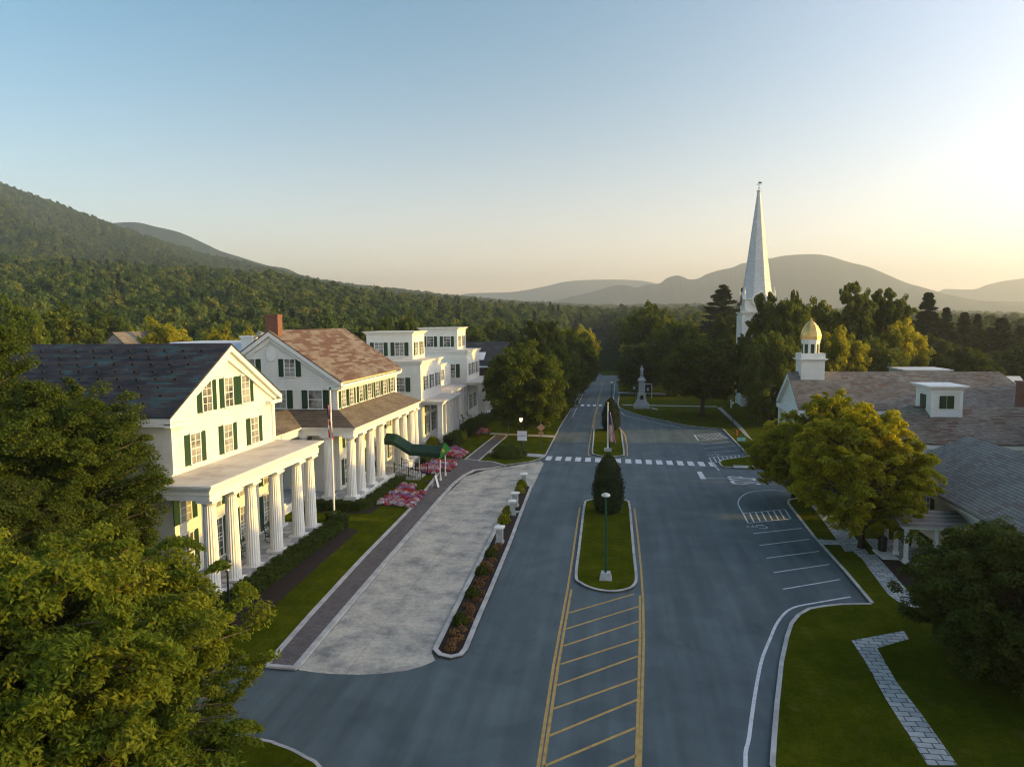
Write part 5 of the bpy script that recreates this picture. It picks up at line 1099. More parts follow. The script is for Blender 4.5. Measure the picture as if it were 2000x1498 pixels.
flower_bed([q5(*a) for a in [(965, 500), (1050, 425), (1170, 475), (1105, 525)]], 'striped pink and red flower bed by the paver walk fork', 220)
flower_bed([q5(*a) for a in [(1205, 285), (1270, 250), (1360, 275), (1350, 305), (1250, 315)]], 'small far flower bed in front of the second pavilion', 80)

# ================================================================== STREET FURNITURE
def flag_cloth(mb, x, y, z, w, h, mi_fn, seg=10, rows=13, amp=.09, lean=.25):
    for i in range(rows):
        for j in range(seg):
            P = []
            for di, dj in ((0, 0), (1, 0), (1, 1), (0, 1)):
                t = (i + di) / rows; u = (j + dj) / seg
                P.append((x + .06 + u * w * (.35 + .5 * t) + lean * t * .4, y + amp * math.sin(u * 9 + t * 3) * (.4 + t), z - t * h - u * u * .25))
            mb.add(P, [(0, 1, 2, 3)], mi_fn(i / rows, j / seg))
def us(t, u):   # hanging limp: the hoist runs down the pole, stripes run down the cloth
    if t < .42 and u < .55: return 2
    return int(u * 9.9 + t * 2.2) % 2
FP = [M['flag_red'], M['flag_white'], M['flag_blue']]
x, y = G(653, 1011); fp = thing('flagpole', (x, y, KZ), 'tall white flagpole with a furled striped flag on the hotel lawn', 'flagpole')
_, zt = AY(645, 757, y); m = MB(); m.tube([(x, y, KZ), (x, y, zt - .2)], [.09, .05], 10); m.lathe((x, y, KZ), [(.16, 0), (.12, .15)], 12); m.build('pole', M['trim'], fp); MB().lathe((x, y, zt - .2), [(.05, 0), (.11, .08), (.11, .16), (.02, .26)], 10).build('finial', M['green_metal'], fp)
fl = MB(); flag_cloth(fl, x - .38, y - .1, zt - 1.3, .62, 2.75, us, 8, 16, .14, .12); o = fl.build('flag', FP, None, True); setp(o, 'furled red white and blue striped flag on the hotel lawn flagpole', 'flag')
x, y = G(1187, 884); fp = thing('flagpole', (x, y, KZ), 'white flagpole with a golden ball in the middle of the second median', 'flagpole')
y = 86.2; x = G(1187, 884)[0]; fp.location = (x, y, KZ); ORG[fp.name] = Vector((x, y, KZ))
_, zt = AY(1187, 788, y); m = MB(); m.tube([(x, y, KZ), (x, y, zt - .1)], [.1, .055], 10); m.build('pole', M['trim'], fp); MB().lathe((x, y, zt - .12), [(.04, 0), (.13, .1), (.13, .2), (.03, .3)], 10).build('finial', M['gold'], fp); MB().box(x - .45, x + .45, y - .3, y + .3, KZ - .03, KZ + .35).build('base', M['granite'], fp)
_, zf = AY(1187, 803, y); _, zm = AY(1187, 862, y); _, zl = AY(1187, 884, y)
fl = MB(); flag_cloth(fl, x, y - .1, zf, .95, zf - zm, us, 10, 16, .12, .5); o = fl.build('flag', FP, None, True); setp(o, 'striped flag with a starred blue field hanging limp on the median flagpole', 'flag')
fl = MB(); flag_cloth(fl, x, y + .02, zm + .1, .42, zm - zl, lambda a, b: 0, 6, 8, .1, .4); o = fl.build('flag', M['flag_blue'], None, True); setp(o, 'dark blue flag hanging below the striped one', 'flag')
# green lamp posts with flat heads
def lamp_post(x, y, h, label, base=True):
    r = thing('street_lamp', (x, y, KZ - .03), label, 'street lamp', 'green lamp posts with flat heads on the medians'); z = KZ - .03
    MB().tube([(x, y, z + .3), (x, y, z + h)], [.085, .06], 10).build('pole', M['green_metal'], r)
    m = MB(); m.add([(x + a * s, y + b * s, z + zz) for zz, s in ((0, .38), (.42, .27)) for a, b in ((-1, -1), (1, -1), (1, 1), (-1, 1))], [(0, 3, 2, 1), (4, 5, 6, 7), (0, 1, 5, 4), (1, 2, 6, 5), (2, 3, 7, 6), (3, 0, 4, 7)]); m.build('base', M['granite'], r)
    m = MB(); m.lathe((x, y, z + h), [(.09, -.02), (.24, .02), (.28, .08), (.24, .16), (.10, .22)], 16); m.build('lamp_head', M['lamp_glass'], r); return r
x, y = G(1183, 1133); _, zt = AY(1183, 962, y); lamp_post(x, y, zt - .35, 'green lamp post with a pale flat head on the near median')
x, y = -.75, 122.0; lamp_post(x, y, 5.2, 'dark lamp post with a pale head standing beyond the far evergreen')
# lantern posts
def lantern(x, y, h, label, lit=False, src=None):
    r = thing('lantern_post', (x, y, KZ - .02), label, 'lantern post', 'black lantern posts'); z = KZ - .02
    m = MB(); m.tube([(x, y, z), (x, y, z + h - .75)], [.06, .045], 8); m.lathe((x, y, z), [(.15, 0), (.13, .25), (.07, .5)], 10); m.lathe((x, y, z + h - .78), [(.04, 0), (.12, .04), (.1, .1)], 8); m.build('post', M['black_metal'], r)
    m = MB(); m.lathe((x, y, z + h - .68), [(.11, 0), (.21, .42)], 6); m.build('lamp_glass', M['lamp_lit'] if lit else M['lamp_glass'], r)
    m = MB(); m.lathe((x, y, z + h - .26), [(.26, 0), (.10, .16), (.05, .22), (.06, .27), (.01, .34)], 6); m.build('cap', M['black_metal'], r); return r
lantern(-20.1, 33.6, 3.75, 'black lantern post beside the near porch corner')
lantern(*G(1018, 882), 4.3, 'lit lantern post glowing above the white sign board', True)
lantern(*G(1238.5, 795), 3.9, 'lantern post left of the stone monument')
lantern(*G(1430.5, 836), 4.1, 'lantern post beside the stone slab path on the green')
lantern(*G(1265, 795), 3.6, 'lantern post right behind the stone monument')
x, y = G(993, 883); r = thing('slim_pole', (x, y, KZ), 'slim green pole rising from the clipped round bush', 'pole'); MB().tube([(x, y, KZ), (x, y, AY(993, 822, y)[1])], [.06, .04], 8).build('pole', M['green_metal'], r)
# hotel sign board
x, y = G(1020, 884); sb = thing('sign_board', (x, y, KZ), 'square white hotel sign board on a green post', 'sign')
_, za = AY(1020, 843, y); _, zb2 = AY(1020, 859.5, y); MB().tube([(x, y + .08, KZ), (x, y + .08, za + .05)], .07, 8).build('post', M['green_metal'], sb)
hwid = .57; m = MB(); m.box(x - hwid, x + hwid, y - .04, y + .04, zb2, za); bd = m.build('board', M['sign_white'], sb)
m = MB(); m.box(x - hwid - .04, x + hwid + .04, y - .06, y + .06, za, za + .06); m.box(x - hwid - .04, x + hwid + .04, y - .06, y + .06, zb2 - .06, zb2); m.build('frame', M['trim'], bd)
zc = (za + zb2) / 2
for s_, sz, dz in (('THE', .10, .14), ('EQUINOX', .22, 0)): text_mesh('lettering', s_, M['ink'], sz, Matrix.Translation((x, y - .047, zc + dz)) @ Matrix.Rotation(PI / 2, 4, 'X'), bd)
# diamond warning sign seen from behind, and other signs
x, y = G(1057, 881); ds = thing('road_sign', (x, y, KZ), 'tan orange diamond road sign on a green post by the crosswalk', 'road sign')
_, zt = AY(1057, 827.5, y); MB().tube([(x, y + .03, KZ), (x, y + .03, zt - .1)], .035, 6).build('post', M['green_metal'], ds)
m = MB(); c = zt - .48; m.add([(x + a, y + d, c + b) for d in (0, -.02) for a, b in ((0, -.5), (.5, 0), (0, .5), (-.5, 0))], [(0, 1, 2, 3), (7, 6, 5, 4), (0, 4, 5, 1), (1, 5, 6, 2), (2, 6, 7, 3), (3, 7, 4, 0)]); m.build('diamond_panel', M['sign_orange'], ds)
m = MB(); m.box(x - .3, x + .3, y - .02, y, c - .82, c - .55); m.build('plate', M['sign_orange'], ds)
x, y = G(1070, 847); ss = thing('road_sign', (x, y, KZ), 'small pale blue sign on a post beyond the diamond sign', 'road sign'); MB().tube([(x, y, KZ), (x, y, KZ + 2.6)], .04, 6).build('post', M['green_metal'], ss)
m = MB(); m.box(x - .38, x + .38, y - .07, y - .04, KZ + 1.9, KZ + 2.25); m.build('plate', M['sign_white'], ss); m = MB(); m.box(x - .32, x + .32, y - .07, y - .04, KZ + 2.3, KZ + 2.85); m.build('plate', M['sign_green'], ss)
def street_sign(px, py, ptop, label):
    x, y = G(px, py); r = thing('street_sign', (x, y, KZ), label, 'street sign'); _, zt = AY(px, ptop, y)
    MB().tube([(x, y, KZ), (x, y, zt)], .035, 6).build('post', M['green_metal'], r); m = MB(); m.box(x - .45, x + .45, y - .03, y - .01, zt - .42, zt); m.build('plate', M['sign_pale'], r)
    m = MB(); m.box(x - .01, x + .01, y - .4, y + .4, zt + .02, zt + .25); m.build('plate', M['sign_green'], r)
street_sign(1447, 904, 854, 'bright green street name sign on the side street island')
x, y = G(1585, 1003); r = thing('street_sign', (x, y, KZ), 'small green sign on a post by the corner tree and crosswalk', 'street sign'); MB().tube([(x, y, KZ), (x, y, 2.9)], .035, 6).build('post', M['green_metal'], r); m = MB(); m.box(x - .2, x + .2, y - .05, y - .03, 2.4, 2.85); m.build('plate', M['sign_green'], r)
x, y = G(1438, 852); r = thing('hydrant', (x, y, KZ), 'small dull red hydrant beside the slab path', 'hydrant'); m = MB(); m.lathe((x, y, KZ), [(.16, 0), (.14, .1), (.12, .5), (.17, .55), (.1, .7), (.03, .8)], 10); m.build('barrel', M['hydrant'], r); m = MB(); m.box(x - .22, x + .22, y - .06, y + .06, KZ + .38, KZ + .5); m.build('nozzle', M['hydrant'], r)
x, y = G(1428, 798); r = thing('marker_post', (x, y, KZ), 'white post standing in front of the church tower', 'post'); m = MB(); m.box(x - .15, x + .15, y - .15, y + .15, KZ, AY(1428, 782, y)[1]); m.box(x - .2, x + .2, y - .2, y + .2, AY(1428, 782, y)[1], AY(1428, 781, y)[1]); m.build('post', M['trim'], r)
x, y = G(1266, 779); r = thing('information_board', (x, y, KZ), 'pale framed information board behind the monument', 'sign'); m = MB(); m.box(x - .75, x - .65, y - .05, y + .05, KZ, 3.0); m.box(x + .65, x + .75, y - .05, y + .05, KZ, 3.0); m.box(x - .75, x + .75, y - .04, y + .04, 3.0, 3.1); m.build('frame', M['trim'], r); m = MB(); m.box(x - .64, x + .64, y - .02, y + .02, 1.2, 2.9); m.build('panel', M['dark_glass'], r)
# marble pillars in the planting strip
psrc = None
for i, (px, py, lab) in enumerate([(976, 1063, 'nearest and largest looking marble pillar standing alone in the bed'), (1001, 1008, 'second marble pillar from the near end with a fallen slab beside it'), (1006.5, 991, 'third marble pillar close behind the second'), (1023.5, 951, 'farthest marble pillar at the tip of the narrow bed')]):
    x, y = G(px, py)
    if psrc is None:
        psrc = thing('stone_pillar', (x, y, .1), lab, 'pillar', 'marble pillars in the narrow bed'); z = .1
        m = MB(); m.box(x - .30, x + .30, y - .30, y + .30, z, z + .14); m.box(x - .235, x + .235, y - .235, y + .235, z + .14, z + 1.05); m.build('shaft', M['granite'], psrc)
        m = MB(); m.box(x - .28, x + .28, y - .28, y + .28, z + 1.05, z + 1.12); m.box(x - .36, x + .36, y - .36, y + .36, z + 1.12, z + 1.22); m.add([(x + a * s, y + b * s, z + zz) for zz, s in ((1.22, .33), (1.29, .12)) for a, b in ((-1, -1), (1, -1), (1, 1), (-1, 1))], [(4, 5, 6, 7), (0, 1, 5, 4), (1, 2, 6, 5), (2, 3, 7, 6), (3, 0, 4, 7)]); m.build('cap', M['trim'], psrc)
    else: copy_tree(psrc, (x, y, .1), [0, .12, -.1, .05][i], (.95, .95, 1.0), lab)
x, y = G(1009, 1003); setp(MB().box(x - .35, x + .35, y - .2, y + .2, .1, .2).build('stone_slab', M['granite']), 'flat white stone slab lying beside the second marble pillar', 'slab')
# awning
aw = thing('entrance_awning', (-20.2, 69.55, KZ), 'long dark green canvas entrance awning on white posts over the steps', 'awning')
ya_, yb_ = 69.5, 71.7
path = [(-23.3, 4.1), (-22.2, 4.0), (-20.6, 3.0), (-17.2, 2.85)]
m = MB(); prof = [(-1, -.42), (-1, 0), (-.08, .60), (.08, .60), (1, 0), (1, -.42)]
for i in range(3):
    (xa, za_), (xb, zb_) = path[i], path[i + 1]
    for k in range(5):
        P = [(xa, 69.55 + prof[k][0] * 1.15, za_ + prof[k][1] * .95), (xb, 69.55 + prof[k][0] * 1.15, zb_ + prof[k][1] * .95), (xb, 69.55 + prof[k + 1][0] * 1.15, zb_ + prof[k + 1][1] * .95), (xa, 69.55 + prof[k + 1][0] * 1.15, za_ + prof[k + 1][1] * .95)]
        m.add(P, [(0, 1, 2, 3)])
xe, ze = path[-1]; m.add([(xe, 69.55 + a * 1.15, ze + b * .95) for a, b in prof], [tuple(range(6))]); xe, ze = path[0]; m.add([(xe, 69.55 + a * 1.15, ze + b * .95) for a, b in prof[1:-1]], [tuple(range(4))])
m.build('canopy', M['awning'], aw)
for x, y in ((-17.45, 68.5), (-17.45, 70.6), (-20.2, 68.5), (-20.2, 70.6), (-22.3, 68.5), (-22.3, 70.6)):
    z1 = 2.5 if x > -19 else (2.6 if x > -21 else 3.5); z0 = KZ if x > -21 else .85; m = MB(); m.tube([(x, y, z0), (x, y, z1)], .06, 8); m.lathe((x, y, z0), [(.13, 0), (.1, .25), (.06, .6)], 10); m.build('post', M['trim'], aw)
st = thing('entrance_steps', (-21, 69.6, KZ), 'stone steps with black iron railings under the awning', 'steps')
m = MB()
for i in range(5): m.box(-22.2, -19.6 - i * .42 + .0, 68.4, 70.8, KZ - .02 + i * .14, KZ + .12 + i * .14)
m.build('treads', M['kerb'], st)
for yy in (68.35, 70.85):
    m = MB(); a = Vector((-22.2, yy, .8)); b = Vector((-19.4, yy, .15))
    m.tube([a + Vector((0, 0, .95)), b + Vector((0, 0, .95))], .03, 6); m.tube([a + Vector((0, 0, .15)), b + Vector((0, 0, .15))], .02, 6)
    for k in range(16): p = a.lerp(b, k / 15); m.tube([p, p + Vector((0, 0, .95 if k % 15 else 1.15))], .05 if k in (0, 8, 15) else .013, 5)
    m.build('railing', M['black_metal'], st)
m = MB(); m.add([(-16.2 + .25 * a, 69.5 - .02 * b, 3.75 - a * 1.0 + (.0)) for a, b in ((0, 0), (1, 0))] + [(-15.35, 69.35, 2.2), (-16.15, 69.4, 1.95)], [(0, 1, 2, 3)])
m = MB()
x, y = -17.35, 68.3
m.add([(x + .45, y, 4.05), (x + 1.15, y - .1, 3.35), (x + .55, y - .15, 2.9), (x - .12, y - .05, 2.15), (x - .05, y, 2.9)], [(0, 1, 2, 3, 4)]); m.add([(x + .45, y + .02, 4.05), (x + 1.15, y - .08, 3.35), (x + .55, y - .13, 2.9), (x - .12, y - .03, 2.15), (x - .05, y + .02, 2.9)], [(4, 3, 2, 1, 0)])
o = m.build('flag', M['flag_green']); setp(o, 'green flag with a yellow emblem hanging at the end of the awning', 'flag')
m = MB(); m.add([(x + .32 + r * math.cos(a), y - .09, 3.2 + r * 1.3 * math.sin(a)) for k in range(10) for r, a in [((.24 if k % 2 == 0 else .10), k * PI / 5)]], [tuple(range(10))]); e_ = m.build('emblem', M['yellow'], o)
setp(MB().box(-18.9, -17.6, 67.2, 68.3, KZ, KZ + .015).build('doormat', M['mulch']), 'dark mat lying on the pavers before the steps', 'mat')
af = thing('sandwich_board', (-17.2, 65.5, KZ), 'white A frame board standing on the walk by the awning', 'sign'); m = MB()
for s in (-1, 1): m.add([(-17.2 + a * .3 , 65.5 + s * dy, KZ + z) for dy, z in ((.32, 0), (.03, 1.15)) for a in (-1, 1)] + [(-17.2 + a * .3, 65.5 + s * (dy - .03), KZ + z) for dy, z in ((.32, 0), (.03, 1.15)) for a in (-1, 1)], [(0, 1, 3, 2), (6, 7, 5, 4), (0, 4, 5, 1), (2, 3, 7, 6), (0, 2, 6, 4), (1, 5, 7, 3)])
m.v = [(-17.2 + (b - 65.5), 65.5 + (a + 17.2), c) for a, b, c in m.v]; m.build('panel', M['trim'], af)
# small spotlight on the lawn
x, y = G(669, 1012); sp_ = thing('ground_spotlight', (x, y, KZ), 'small white spotlight on the lawn beside the flagpole', 'spotlight'); m = MB(); m.lathe((x, y, KZ), [(.12, 0), (.15, .18), (.08, .26)], 8); m.build('housing', M['trim'], sp_)
# rocking chairs
def rocker(x, y, rz, z, label, src=[None]):
    if src[0] is not None: return copy_tree(src[0], (x, y, z), rz, 1.0, label, 'dark green rocking chairs on the hotel porches')
    r = thing('rocking_chair', (0, 0, 0), label, 'rocking chair', 'dark green rocking chairs on the hotel porches'); src[0] = r; Mt = M['shutter']
    m = MB(); m.box(-.28, .28, -.25, .25, .42, .46); m.build('seat', Mt, r)
    m = MB(); m.tube([(-.26, -.24, .46), (-.26, -.42, 1.2)], .022, 5); m.tube([(.26, -.24, .46), (.26, -.42, 1.2)], .022, 5)
    for k in range(6): a = -.2 + k * .08; m.tube([(a, -.25, .5), (a, -.40, 1.12)], .014, 4)
    m.box(-.28, .28, -.44, -.40, 1.1, 1.22); m.build('backrest', Mt, r)
    for s in (-1, 1):
        m = MB(); m.box(s * .3 - .04, s * .3 + .04, -.32, .28, .66, .69); m.tube([(s * .3, .24, .1), (s * .3, .24, .66)], .022, 5); m.build('armrest', Mt, r)
        m = MB(); m.tube([(s * .27, -.24, .06), (s * .27, -.24, .44)], .022, 5); m.build('leg', Mt, r)
        m = MB(); m.tube([(s * .28, .5 * math.sin(t), .55 - .52 * math.cos(t)) for t in [-.9 + i * .3 for i in range(7)]], .022, 5); m.build('rocker', Mt, r)
    r.location = (x, y, z); r.rotation_euler.z = rz; return r
for (x, y, rz, z, lab) in [(-24.3, 43.3, -1.7, .45, 'rocking chair in the foreground gap of the near porch'), (-24.6, 42.2, -1.5, .45, 'rocking chair half hidden behind the third near porch column'), (-24.4, 46.6, -1.9, .45, 'rocking chair before the fifth column of the near porch'), (-24.7, 47.8, -1.4, .45, 'rocking chair leaning back by the fifth near porch column'),
        (-23.9, 68.5, -1.5, .85, 'rocking chair on the main house porch beside the entrance'), (-23.4, 103.0, -1.5, .4, 'first dark chair on the far porch between the pavilions'), (-23.3, 105.0, -1.3, .4, 'second dark chair on the far porch between the pavilions'), (-23.4, 107.5, -1.7, .4, 'third dark chair on the far porch between the pavilions'), (-23.2, 110.5, -1.5, .4, 'fourth dark chair on the far porch nearest the second pavilion')]:
    rocker(x, y, rz, z, lab)
x, y = 18.0, 50.4; tb = thing('litter_bin', (x, y, KZ), 'dark litter bin beside the porch of the white house', 'bin'); m = MB(); m.lathe((x, y, KZ), [(.26, 0), (.29, .85), (.31, .86), (.31, .92), (.15, 1.05)], 14); m.build('bin_body', M['black_metal'], tb)
# monument with soldier
x, y = 4.55, 129.4; mo = thing('war_monument', (x, y, KZ), 'grey granite monument with a standing stone soldier on top', 'monument'); z = KZ
m = MB()
def fr(s0, z0, s1, z1): m.add([(x + a * s, y + b * s, z + zz) for zz, s in ((z0, s0), (z1, s1)) for a, b in ((-1, -1), (1, -1), (1, 1), (-1, 1))], [(0, 3, 2, 1), (4, 5, 6, 7), (0, 1, 5, 4), (1, 2, 6, 5), (2, 3, 7, 6), (3, 0, 4, 7)])
fr(1.42, 0, 1.42, .45); fr(1.30, .45, 1.25, .8); fr(1.1, .8, 1.02, 1.15); fr(.98, 1.15, .88, 1.5); m.build('steps', M['granite'], mo)
m = MB(); fr(.8, 1.5, .72, 2.45); fr(.76, 2.45, .70, 2.6); fr(.64, 2.6, .56, 3.0); fr(.55, 3.0, .5, 4.75); fr(.5, 4.75, .62, 4.9); fr(.72, 4.9, .72, 5.05); fr(.68, 5.05, .42, 5.45); fr(.36, 5.45, .36, 5.6); m.build('shaft', M['granite'], mo)
m = MB(); m.box(x - .28, x + .28, y - .81, y - .76, z + 1.6, z + 2.25); m.lathe((0, 0, 0), [(.28, 0), (.28, .04)], 16); 
k = len(m.v) - 32; m.v = m.v[:k] + [(x + a, y - .77 - c, z + 2.22 + b * .6) for a, b, c in m.v[k:]]; m.build('plaque', M['bronze'], mo)
# soldier: one skinned body
sv = [((0, 0, 1.02), .15), ((0, 0, 1.3), .17), ((0, 0, 1.52), .16), ((0, 0, 1.66), .06), ((0, -.02, 1.80), .10), ((0, 0, 1.93), .075),
      ((-.12, 0, .95), .12), ((-.14, -.03, .5), .09), ((-.15, 0, .08), .07), ((-.16, -.16, .04), .05), ((.12, 0, .95), .12), ((.15, .02, .5), .09), ((.16, .03, .08), .07), ((.2, -.12, .04), .05),
      ((-.22, 0, 1.5), .085), ((-.27, -.06, 1.22), .065), ((-.05, -.22, 1.12), .05), ((.22, 0, 1.5), .085), ((.28, -.05, 1.2), .065), ((.03, -.24, 1.2), .05), ((0, .03, .75), .20)]
se = [(0, 1), (1, 2), (2, 3), (3, 4), (4, 5), (0, 6), (6, 7), (7, 8), (8, 9), (0, 10), (10, 11), (11, 12), (12, 13), (2, 14), (14, 15), (15, 16), (2, 17), (17, 18), (18, 19), (0, 20)]
me = bpy.data.meshes.new('soldier_figure'); me.from_pydata([(a * 1.05, b * 1.05, c * 1.05) for (a, b, c), r in sv], se, []); so = bpy.data.objects.new('soldier_figure', me); COL.objects.link(so)
mod = so.modifiers.new('skin', 'SKIN'); sk = me.skin_vertices[0].data
for i, (p, r) in enumerate(sv): sk[i].radius = (r * 1.05, r * 1.05); sk[i].use_root = (i == 0)
so.modifiers.new('sub', 'SUBSURF').levels = 1; so.modifiers['sub'].render_levels = 1
bpy.context.view_layer.update(); me2 = bpy.data.meshes.new_from_object(so.evaluated_get(bpy.context.evaluated_depsgraph_get())); so.modifiers.clear(); so.data = me2; me2.materials.append(M['granite'])
so.parent = mo; so.location = (0, 0, 5.6)
m = MB(); zz = z + 5.6; m.lathe((x, y - .02, zz + 1.97), [(.20, 0), (.19, .03), (.11, .04), (.10, .16), (.03, .18)], 12); m.tube([(x, y - .3, zz + .05), (x + .02, y - .26, zz + 1.45)], [.04, .02], 6); m.build('hat_and_rifle', M['granite'], mo)
# small overhead wire poles far down the road
x, y = 12.5, 255; up = thing('utility_pole', (x, y, 0), 'thin utility pole far down the road above the trees', 'pole'); MB().tube([(x, y, 0), (x, y, 11)], .12, 6).build('pole', M['bark'], up); MB().box(x - 1, x + 1, y - .06, y + .06, 10.2, 10.35).build('crossarm', M['bark'], up)

# ================================================================== HILLS AND FOREST
def az_of(px, py=600): d = ray(px, py); return math.atan2(d.x, d.y), d.z / math.hypot(d.x, d.y)
PXS = [-900, -400, 0, 100, 200, 235, 330, 400, 460, 540, 620, 720, 860, 1000, 1170, 1400, 1650, 2000, 2500]
RDG = [345, 340, 350, 387, 425, 440, 470, 493, 505, 525, 545, 558, 574, 588, 596, 594, 604, 612, 612]
BND = [500, 505, 512, 516, 520, 522, 528, 532, 536, 544, 556, 570, 584, 596, 604, 603, 612, 618, 618]
AZ = np.array([az_of(p)[0] for p in PXS]); SR = np.array([az_of(p, y)[1] for p, y in zip(PXS, RDG)]); SB = np.array([az_of(p, y)[1] for p, y in zip(PXS, BND)])
def hgt(a, r):
    sr = np.interp(a, AZ, SR); sb = np.interp(a, AZ, SB)
    zb = np.maximum(CAMH + 760 * sb - 13, 3); zr = np.maximum(CAMH + 1800 * sr - 9, 5)
    t = np.clip((r - 170) / 590, 0, 1); h1 = zb * (t * t * (3 - 2 * t)) ** .8
    u = np.clip((r - 760) / 1040, 0, 1); h2 = zb + (zr - zb) * (u ** 1.12)
    h = np.where(r < 760, h1, h2); d = np.clip((r - 1800) / 900, 0, 1); h = h * (1 - d * .9)
    h += (np.sin(a * 37 + r * .004) * 9 + np.sin(a * 90 - r * .009) * 4 + np.sin(a * 17 + r * .011 + 1) * 6) * np.clip((r - 760) / 500, 0, 1) * np.clip((1800 - r) / 450, 0, 1) * np.clip((zr - 60) / 150, 0.1, 1.3)
    return h
na, nr = 160, 90
aa = np.linspace(math.radians(-68), math.radians(62), na); rr = np.concatenate([np.linspace(165, 760, 30), np.linspace(785, 1800, 42), np.linspace(1840, 2700, 18)])
Ag, Rg = np.meshgrid(aa, rr); Hg = hgt(Ag, Rg) - .6
V = np.stack([Rg * np.sin(Ag), Rg * np.cos(Ag), Hg], -1).reshape(-1, 3)
Fs = [(j * na + i, j * na + i + 1, (j + 1) * na + i + 1, (j + 1) * na + i) for j in range(len(rr) - 1) for i in range(na - 1)]
m = MB(); m.add(V.tolist(), Fs); hill = m.build('hillside', M['forest_floor'], None, True); setp(hill, kind='structure')
def ridge(name, pts, D, depth, mat, seed=1, rough=6):
    g = random.Random(seed); P = smooth_path(pts, 6); m = MB(); rows = 9; nn = len(P); V = []
    for j in range(rows):
        t = j / (rows - 1); k = 1 - abs(t * 2 - 1.0) ** 1.3 if t < .5 else 1 - abs(t * 2 - 1) ** 1.3
        for i, (px, py) in enumerate(P):
            d = ray(px, py); hl = math.hypot(d.x, d.y); r = D + (t - .5) * 2 * depth; top = CAMH + D * d.z / hl
            V.append((d.x / hl * r, d.y / hl * r, max(top, 4) * k - 2 + (rough * math.sin(i * .9 + j * 2.1) * (1 - abs(t - .5) * 2) * (0 if abs(t - .5) < .02 else 1))))
    m.add(V, [(j * nn + i, j * nn + i + 1, (j + 1) * nn + i + 1, (j + 1) * nn + i) for j in range(rows - 1) for i in range(nn - 1)]); o = m.build(name, mat, None, True); setp(o, kind='structure')
ridge('hill', [(120, 470), (190, 440), (235, 434), (270, 434), (300, 441), (350, 453), (400, 475), (430, 489), (465, 500), (520, 517), (560, 524), (600, 541), (680, 560)], 2900, 700, M['far_forest'], 2, 8)
ridge('mountain', [(1020, 606), (1090, 585), (1150, 571), (1198, 558), (1222, 556.7), (1242, 561), (1262, 556), (1288, 553), (1302, 543), (1320, 537.7), (1334, 540), (1344, 544.5), (1362, 544), (1380, 535), (1406, 527), (1430, 522), (1446, 515), (1460, 512), (1500, 505), (1540, 498), (1590, 496), (1620, 500), (1660, 512), (1700, 522), (1766, 550), (1800, 560), (1834, 570), (1860, 576), (1920, 587), (2000, 589), (2150, 600), (2300, 608)], 4200, 1100, M['far_forest'], 3, 14)
ridge('mountain', [(850, 600), (900, 576), (930, 572), (1000, 570), (1060, 560), (1110, 549), (1180, 546), (1240, 547), (1280, 553), (1330, 570), (1400, 600)], 5900, 600, M['far_forest'], 4, 14)
ridge('mountain', [(1760, 600), (1800, 585), (1836, 568), (1848, 564), (1900, 565), (1925, 557), (1952, 550), (2000, 543), (2060, 538), (2150, 548), (2300, 560), (2450, 600)], 5900, 600, M['far_forest'], 5, 14)
# forest: thousands of crowns scattered over the slopes as one object
n = 56000
a = RNG.uniform(math.radians(-44), math.radians(46), n); r = np.sqrt(RNG.uniform(190 ** 2, 1860 ** 2, n))
keep = RNG.uniform(size=n) < np.where(r < 760, 1, .95)
x = r * np.sin(a); y = r * np.cos(a)
keep &= ~((np.abs(x + 4.5 + np.clip(y - 200, 0, 300) * .055) < 16) & (y < 470)); keep &= ~((x > -20) & (x < 95) & (y < 205)); keep &= ~((x < -20) & (x > -75) & (y < 160))
a2 = RNG.uniform(math.radians(-44), math.radians(40), 15000); r2 = np.sqrt(RNG.uniform(150 ** 2, 760 ** 2, 15000)); x2 = r2 * np.sin(a2); y2 = r2 * np.cos(a2)
k2 = ~((np.abs(x2 + 4.5 + np.clip(y2 - 200, 0, 300) * .055) < 15) & (y2 < 470)) & ~((x2 > -20) & (x2 < 95) & (y2 < 205)) & ~((x2 > -60) & (x2 < 0) & (y2 < 175)); 
x = np.concatenate([x[keep], x2[k2]]); y = np.concatenate([y[keep], y2[k2]]); r = np.hypot(x, y); a = np.arctan2(x, y); nF = len(x)
co = np.stack([x, y, hgt(a, r) - .5], 1)
me = bpy.data.meshes.new('forest'); me.vertices.add(nF); me.vertices.foreach_set('co', co.astype(np.float32).ravel())
sc_ = (.46 + .66 * RNG.beta(1.6, 2.6, nF)) * np.where(r > 820, .88, 1.0); pid = RNG.choice([0, 1, 2], nF, p=[.54, .39, .07]); rot = RNG.uniform(0, 6.28, nF); szz = RNG.uniform(.85, 1.3, nF)
for nm, ty, dt in (('scl', 'FLOAT', sc_), ('rot', 'FLOAT', rot), ('szz', 'FLOAT', szz), ('pid', 'INT', pid)):
    at = me.attributes.new(nm, ty, 'POINT'); at.data.foreach_set('value', dt.astype(np.float32 if ty == 'FLOAT' else np.int32))
forest = bpy.data.objects.new('forest', me); COL.objects.link(forest); setp(forest, 'dense mixed woodland covering the hillside and valley floor', 'forest', kind='stuff')
fk = [broadleaf('broadleaf_tree', M['leaf_forest'], 4.6, 11, 1.0, 2600, .82, 81, 'pale round tree at the edge of the wood behind the hotel', lobes=9, per=6, rc=1.3, nb=1),
      broadleaf('broadleaf_tree', M['leaf_forest'], 3.9, 13, 1.0, 2600, .78, 82, 'tall oval tree at the edge of the wood behind the hotel', lobes=10, per=5, rc=1.3, nb=1),
      conifer('spruce_tree', 2.5, 14, 1500, .7, 83, 'dark spruce at the edge of the wood behind the hotel', 12)]
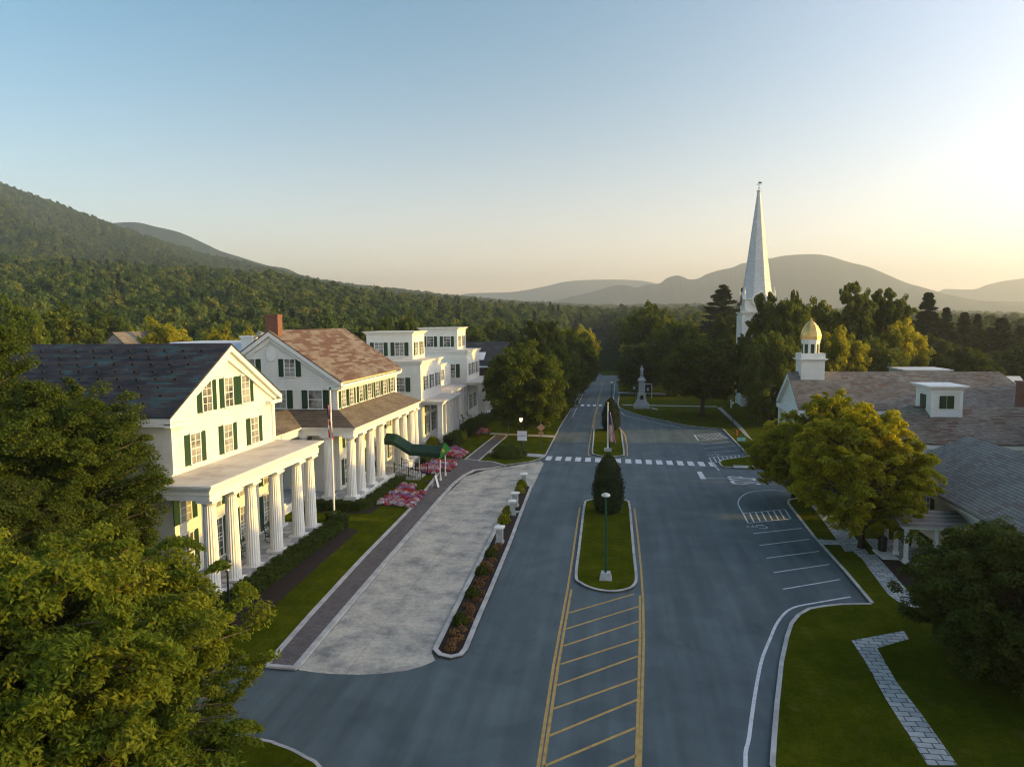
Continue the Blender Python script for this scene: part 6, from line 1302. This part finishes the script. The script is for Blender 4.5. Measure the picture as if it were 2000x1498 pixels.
for o, (px_, Y_) in zip(fk, ((668, 205), (545, 215), (583, 190))):
    xx = AY(px_, 600, Y_)[0]; o.location = (xx, Y_, float(hgt(np.array(math.atan2(xx, Y_)), np.array(math.hypot(xx, Y_)))) - .3)
ng = bpy.data.node_groups.new('forest_scatter', 'GeometryNodeTree'); ng.interface.new_socket('Geometry', in_out='INPUT', socket_type='NodeSocketGeometry'); ng.interface.new_socket('Geometry', in_out='OUTPUT', socket_type='NodeSocketGeometry')
gi = ng.nodes.new('NodeGroupInput'); go = ng.nodes.new('NodeGroupOutput'); jn = ng.nodes.new('GeometryNodeJoinGeometry')
def attr(nm, dt='FLOAT'): q = ng.nodes.new('GeometryNodeInputNamedAttribute'); q.data_type = dt; q.inputs[0].default_value = nm; return q.outputs[0]
cx_n = ng.nodes.new('ShaderNodeCombineXYZ'); ng.links.new(attr('rot'), cx_n.inputs[2])
sx_n = ng.nodes.new('ShaderNodeCombineXYZ'); sA = attr('scl'); mu = ng.nodes.new('ShaderNodeMath'); mu.operation = 'MULTIPLY'; ng.links.new(sA, mu.inputs[0]); ng.links.new(attr('szz'), mu.inputs[1])
ng.links.new(sA, sx_n.inputs[0]); ng.links.new(sA, sx_n.inputs[1]); ng.links.new(mu.outputs[0], sx_n.inputs[2])
for i, t_ in enumerate(fk):
    crown = [c for c in bpy.data.objects if c.parent == t_ and c.name.startswith('crown')][0]
    oi = ng.nodes.new('GeometryNodeObjectInfo'); oi.inputs['Object'].default_value = crown; oi.inputs['As Instance'].default_value = True; oi.transform_space = 'ORIGINAL'
    cmp_ = ng.nodes.new('FunctionNodeCompare'); cmp_.data_type = 'INT'; cmp_.operation = 'EQUAL'
    ii = [s for s in cmp_.inputs if s.type == 'INT']; ng.links.new(attr('pid', 'INT'), ii[0]); ii[1].default_value = i
    ip = ng.nodes.new('GeometryNodeInstanceOnPoints'); ng.links.new(gi.outputs[0], ip.inputs['Points']); ng.links.new(cmp_.outputs[0], ip.inputs['Selection']); ng.links.new(oi.outputs['Geometry'], ip.inputs['Instance'])
    ng.links.new(cx_n.outputs[0], ip.inputs['Rotation']); ng.links.new(sx_n.outputs[0], ip.inputs['Scale']); ng.links.new(ip.outputs[0], jn.inputs[0])
ng.links.new(jn.outputs[0], go.inputs[0]); mdf = forest.modifiers.new('scatter', 'NODES'); mdf.node_group = ng

# ------------------------------------------------------------------ haze
m, t, out = _mat('haze'); pv = N(t, 'ShaderNodeVolumePrincipled'); pv.inputs['Color'].default_value = (.90, .94, .93, 1); pv.inputs['Density'].default_value = HAZE_DENSITY; pv.inputs['Anisotropy'].default_value = .55
t.links.new(pv.outputs[0], out.inputs['Volume'])
if HAZE_DENSITY > 0:
    hz = MB().box(-6600, 6600, -400, 6900, -4, 440).build('haze', m); setp(hz, kind='stuff')
for o in bpy.data.objects:
    if o.get('rr') is not None: del o['rr']; del o['hh']
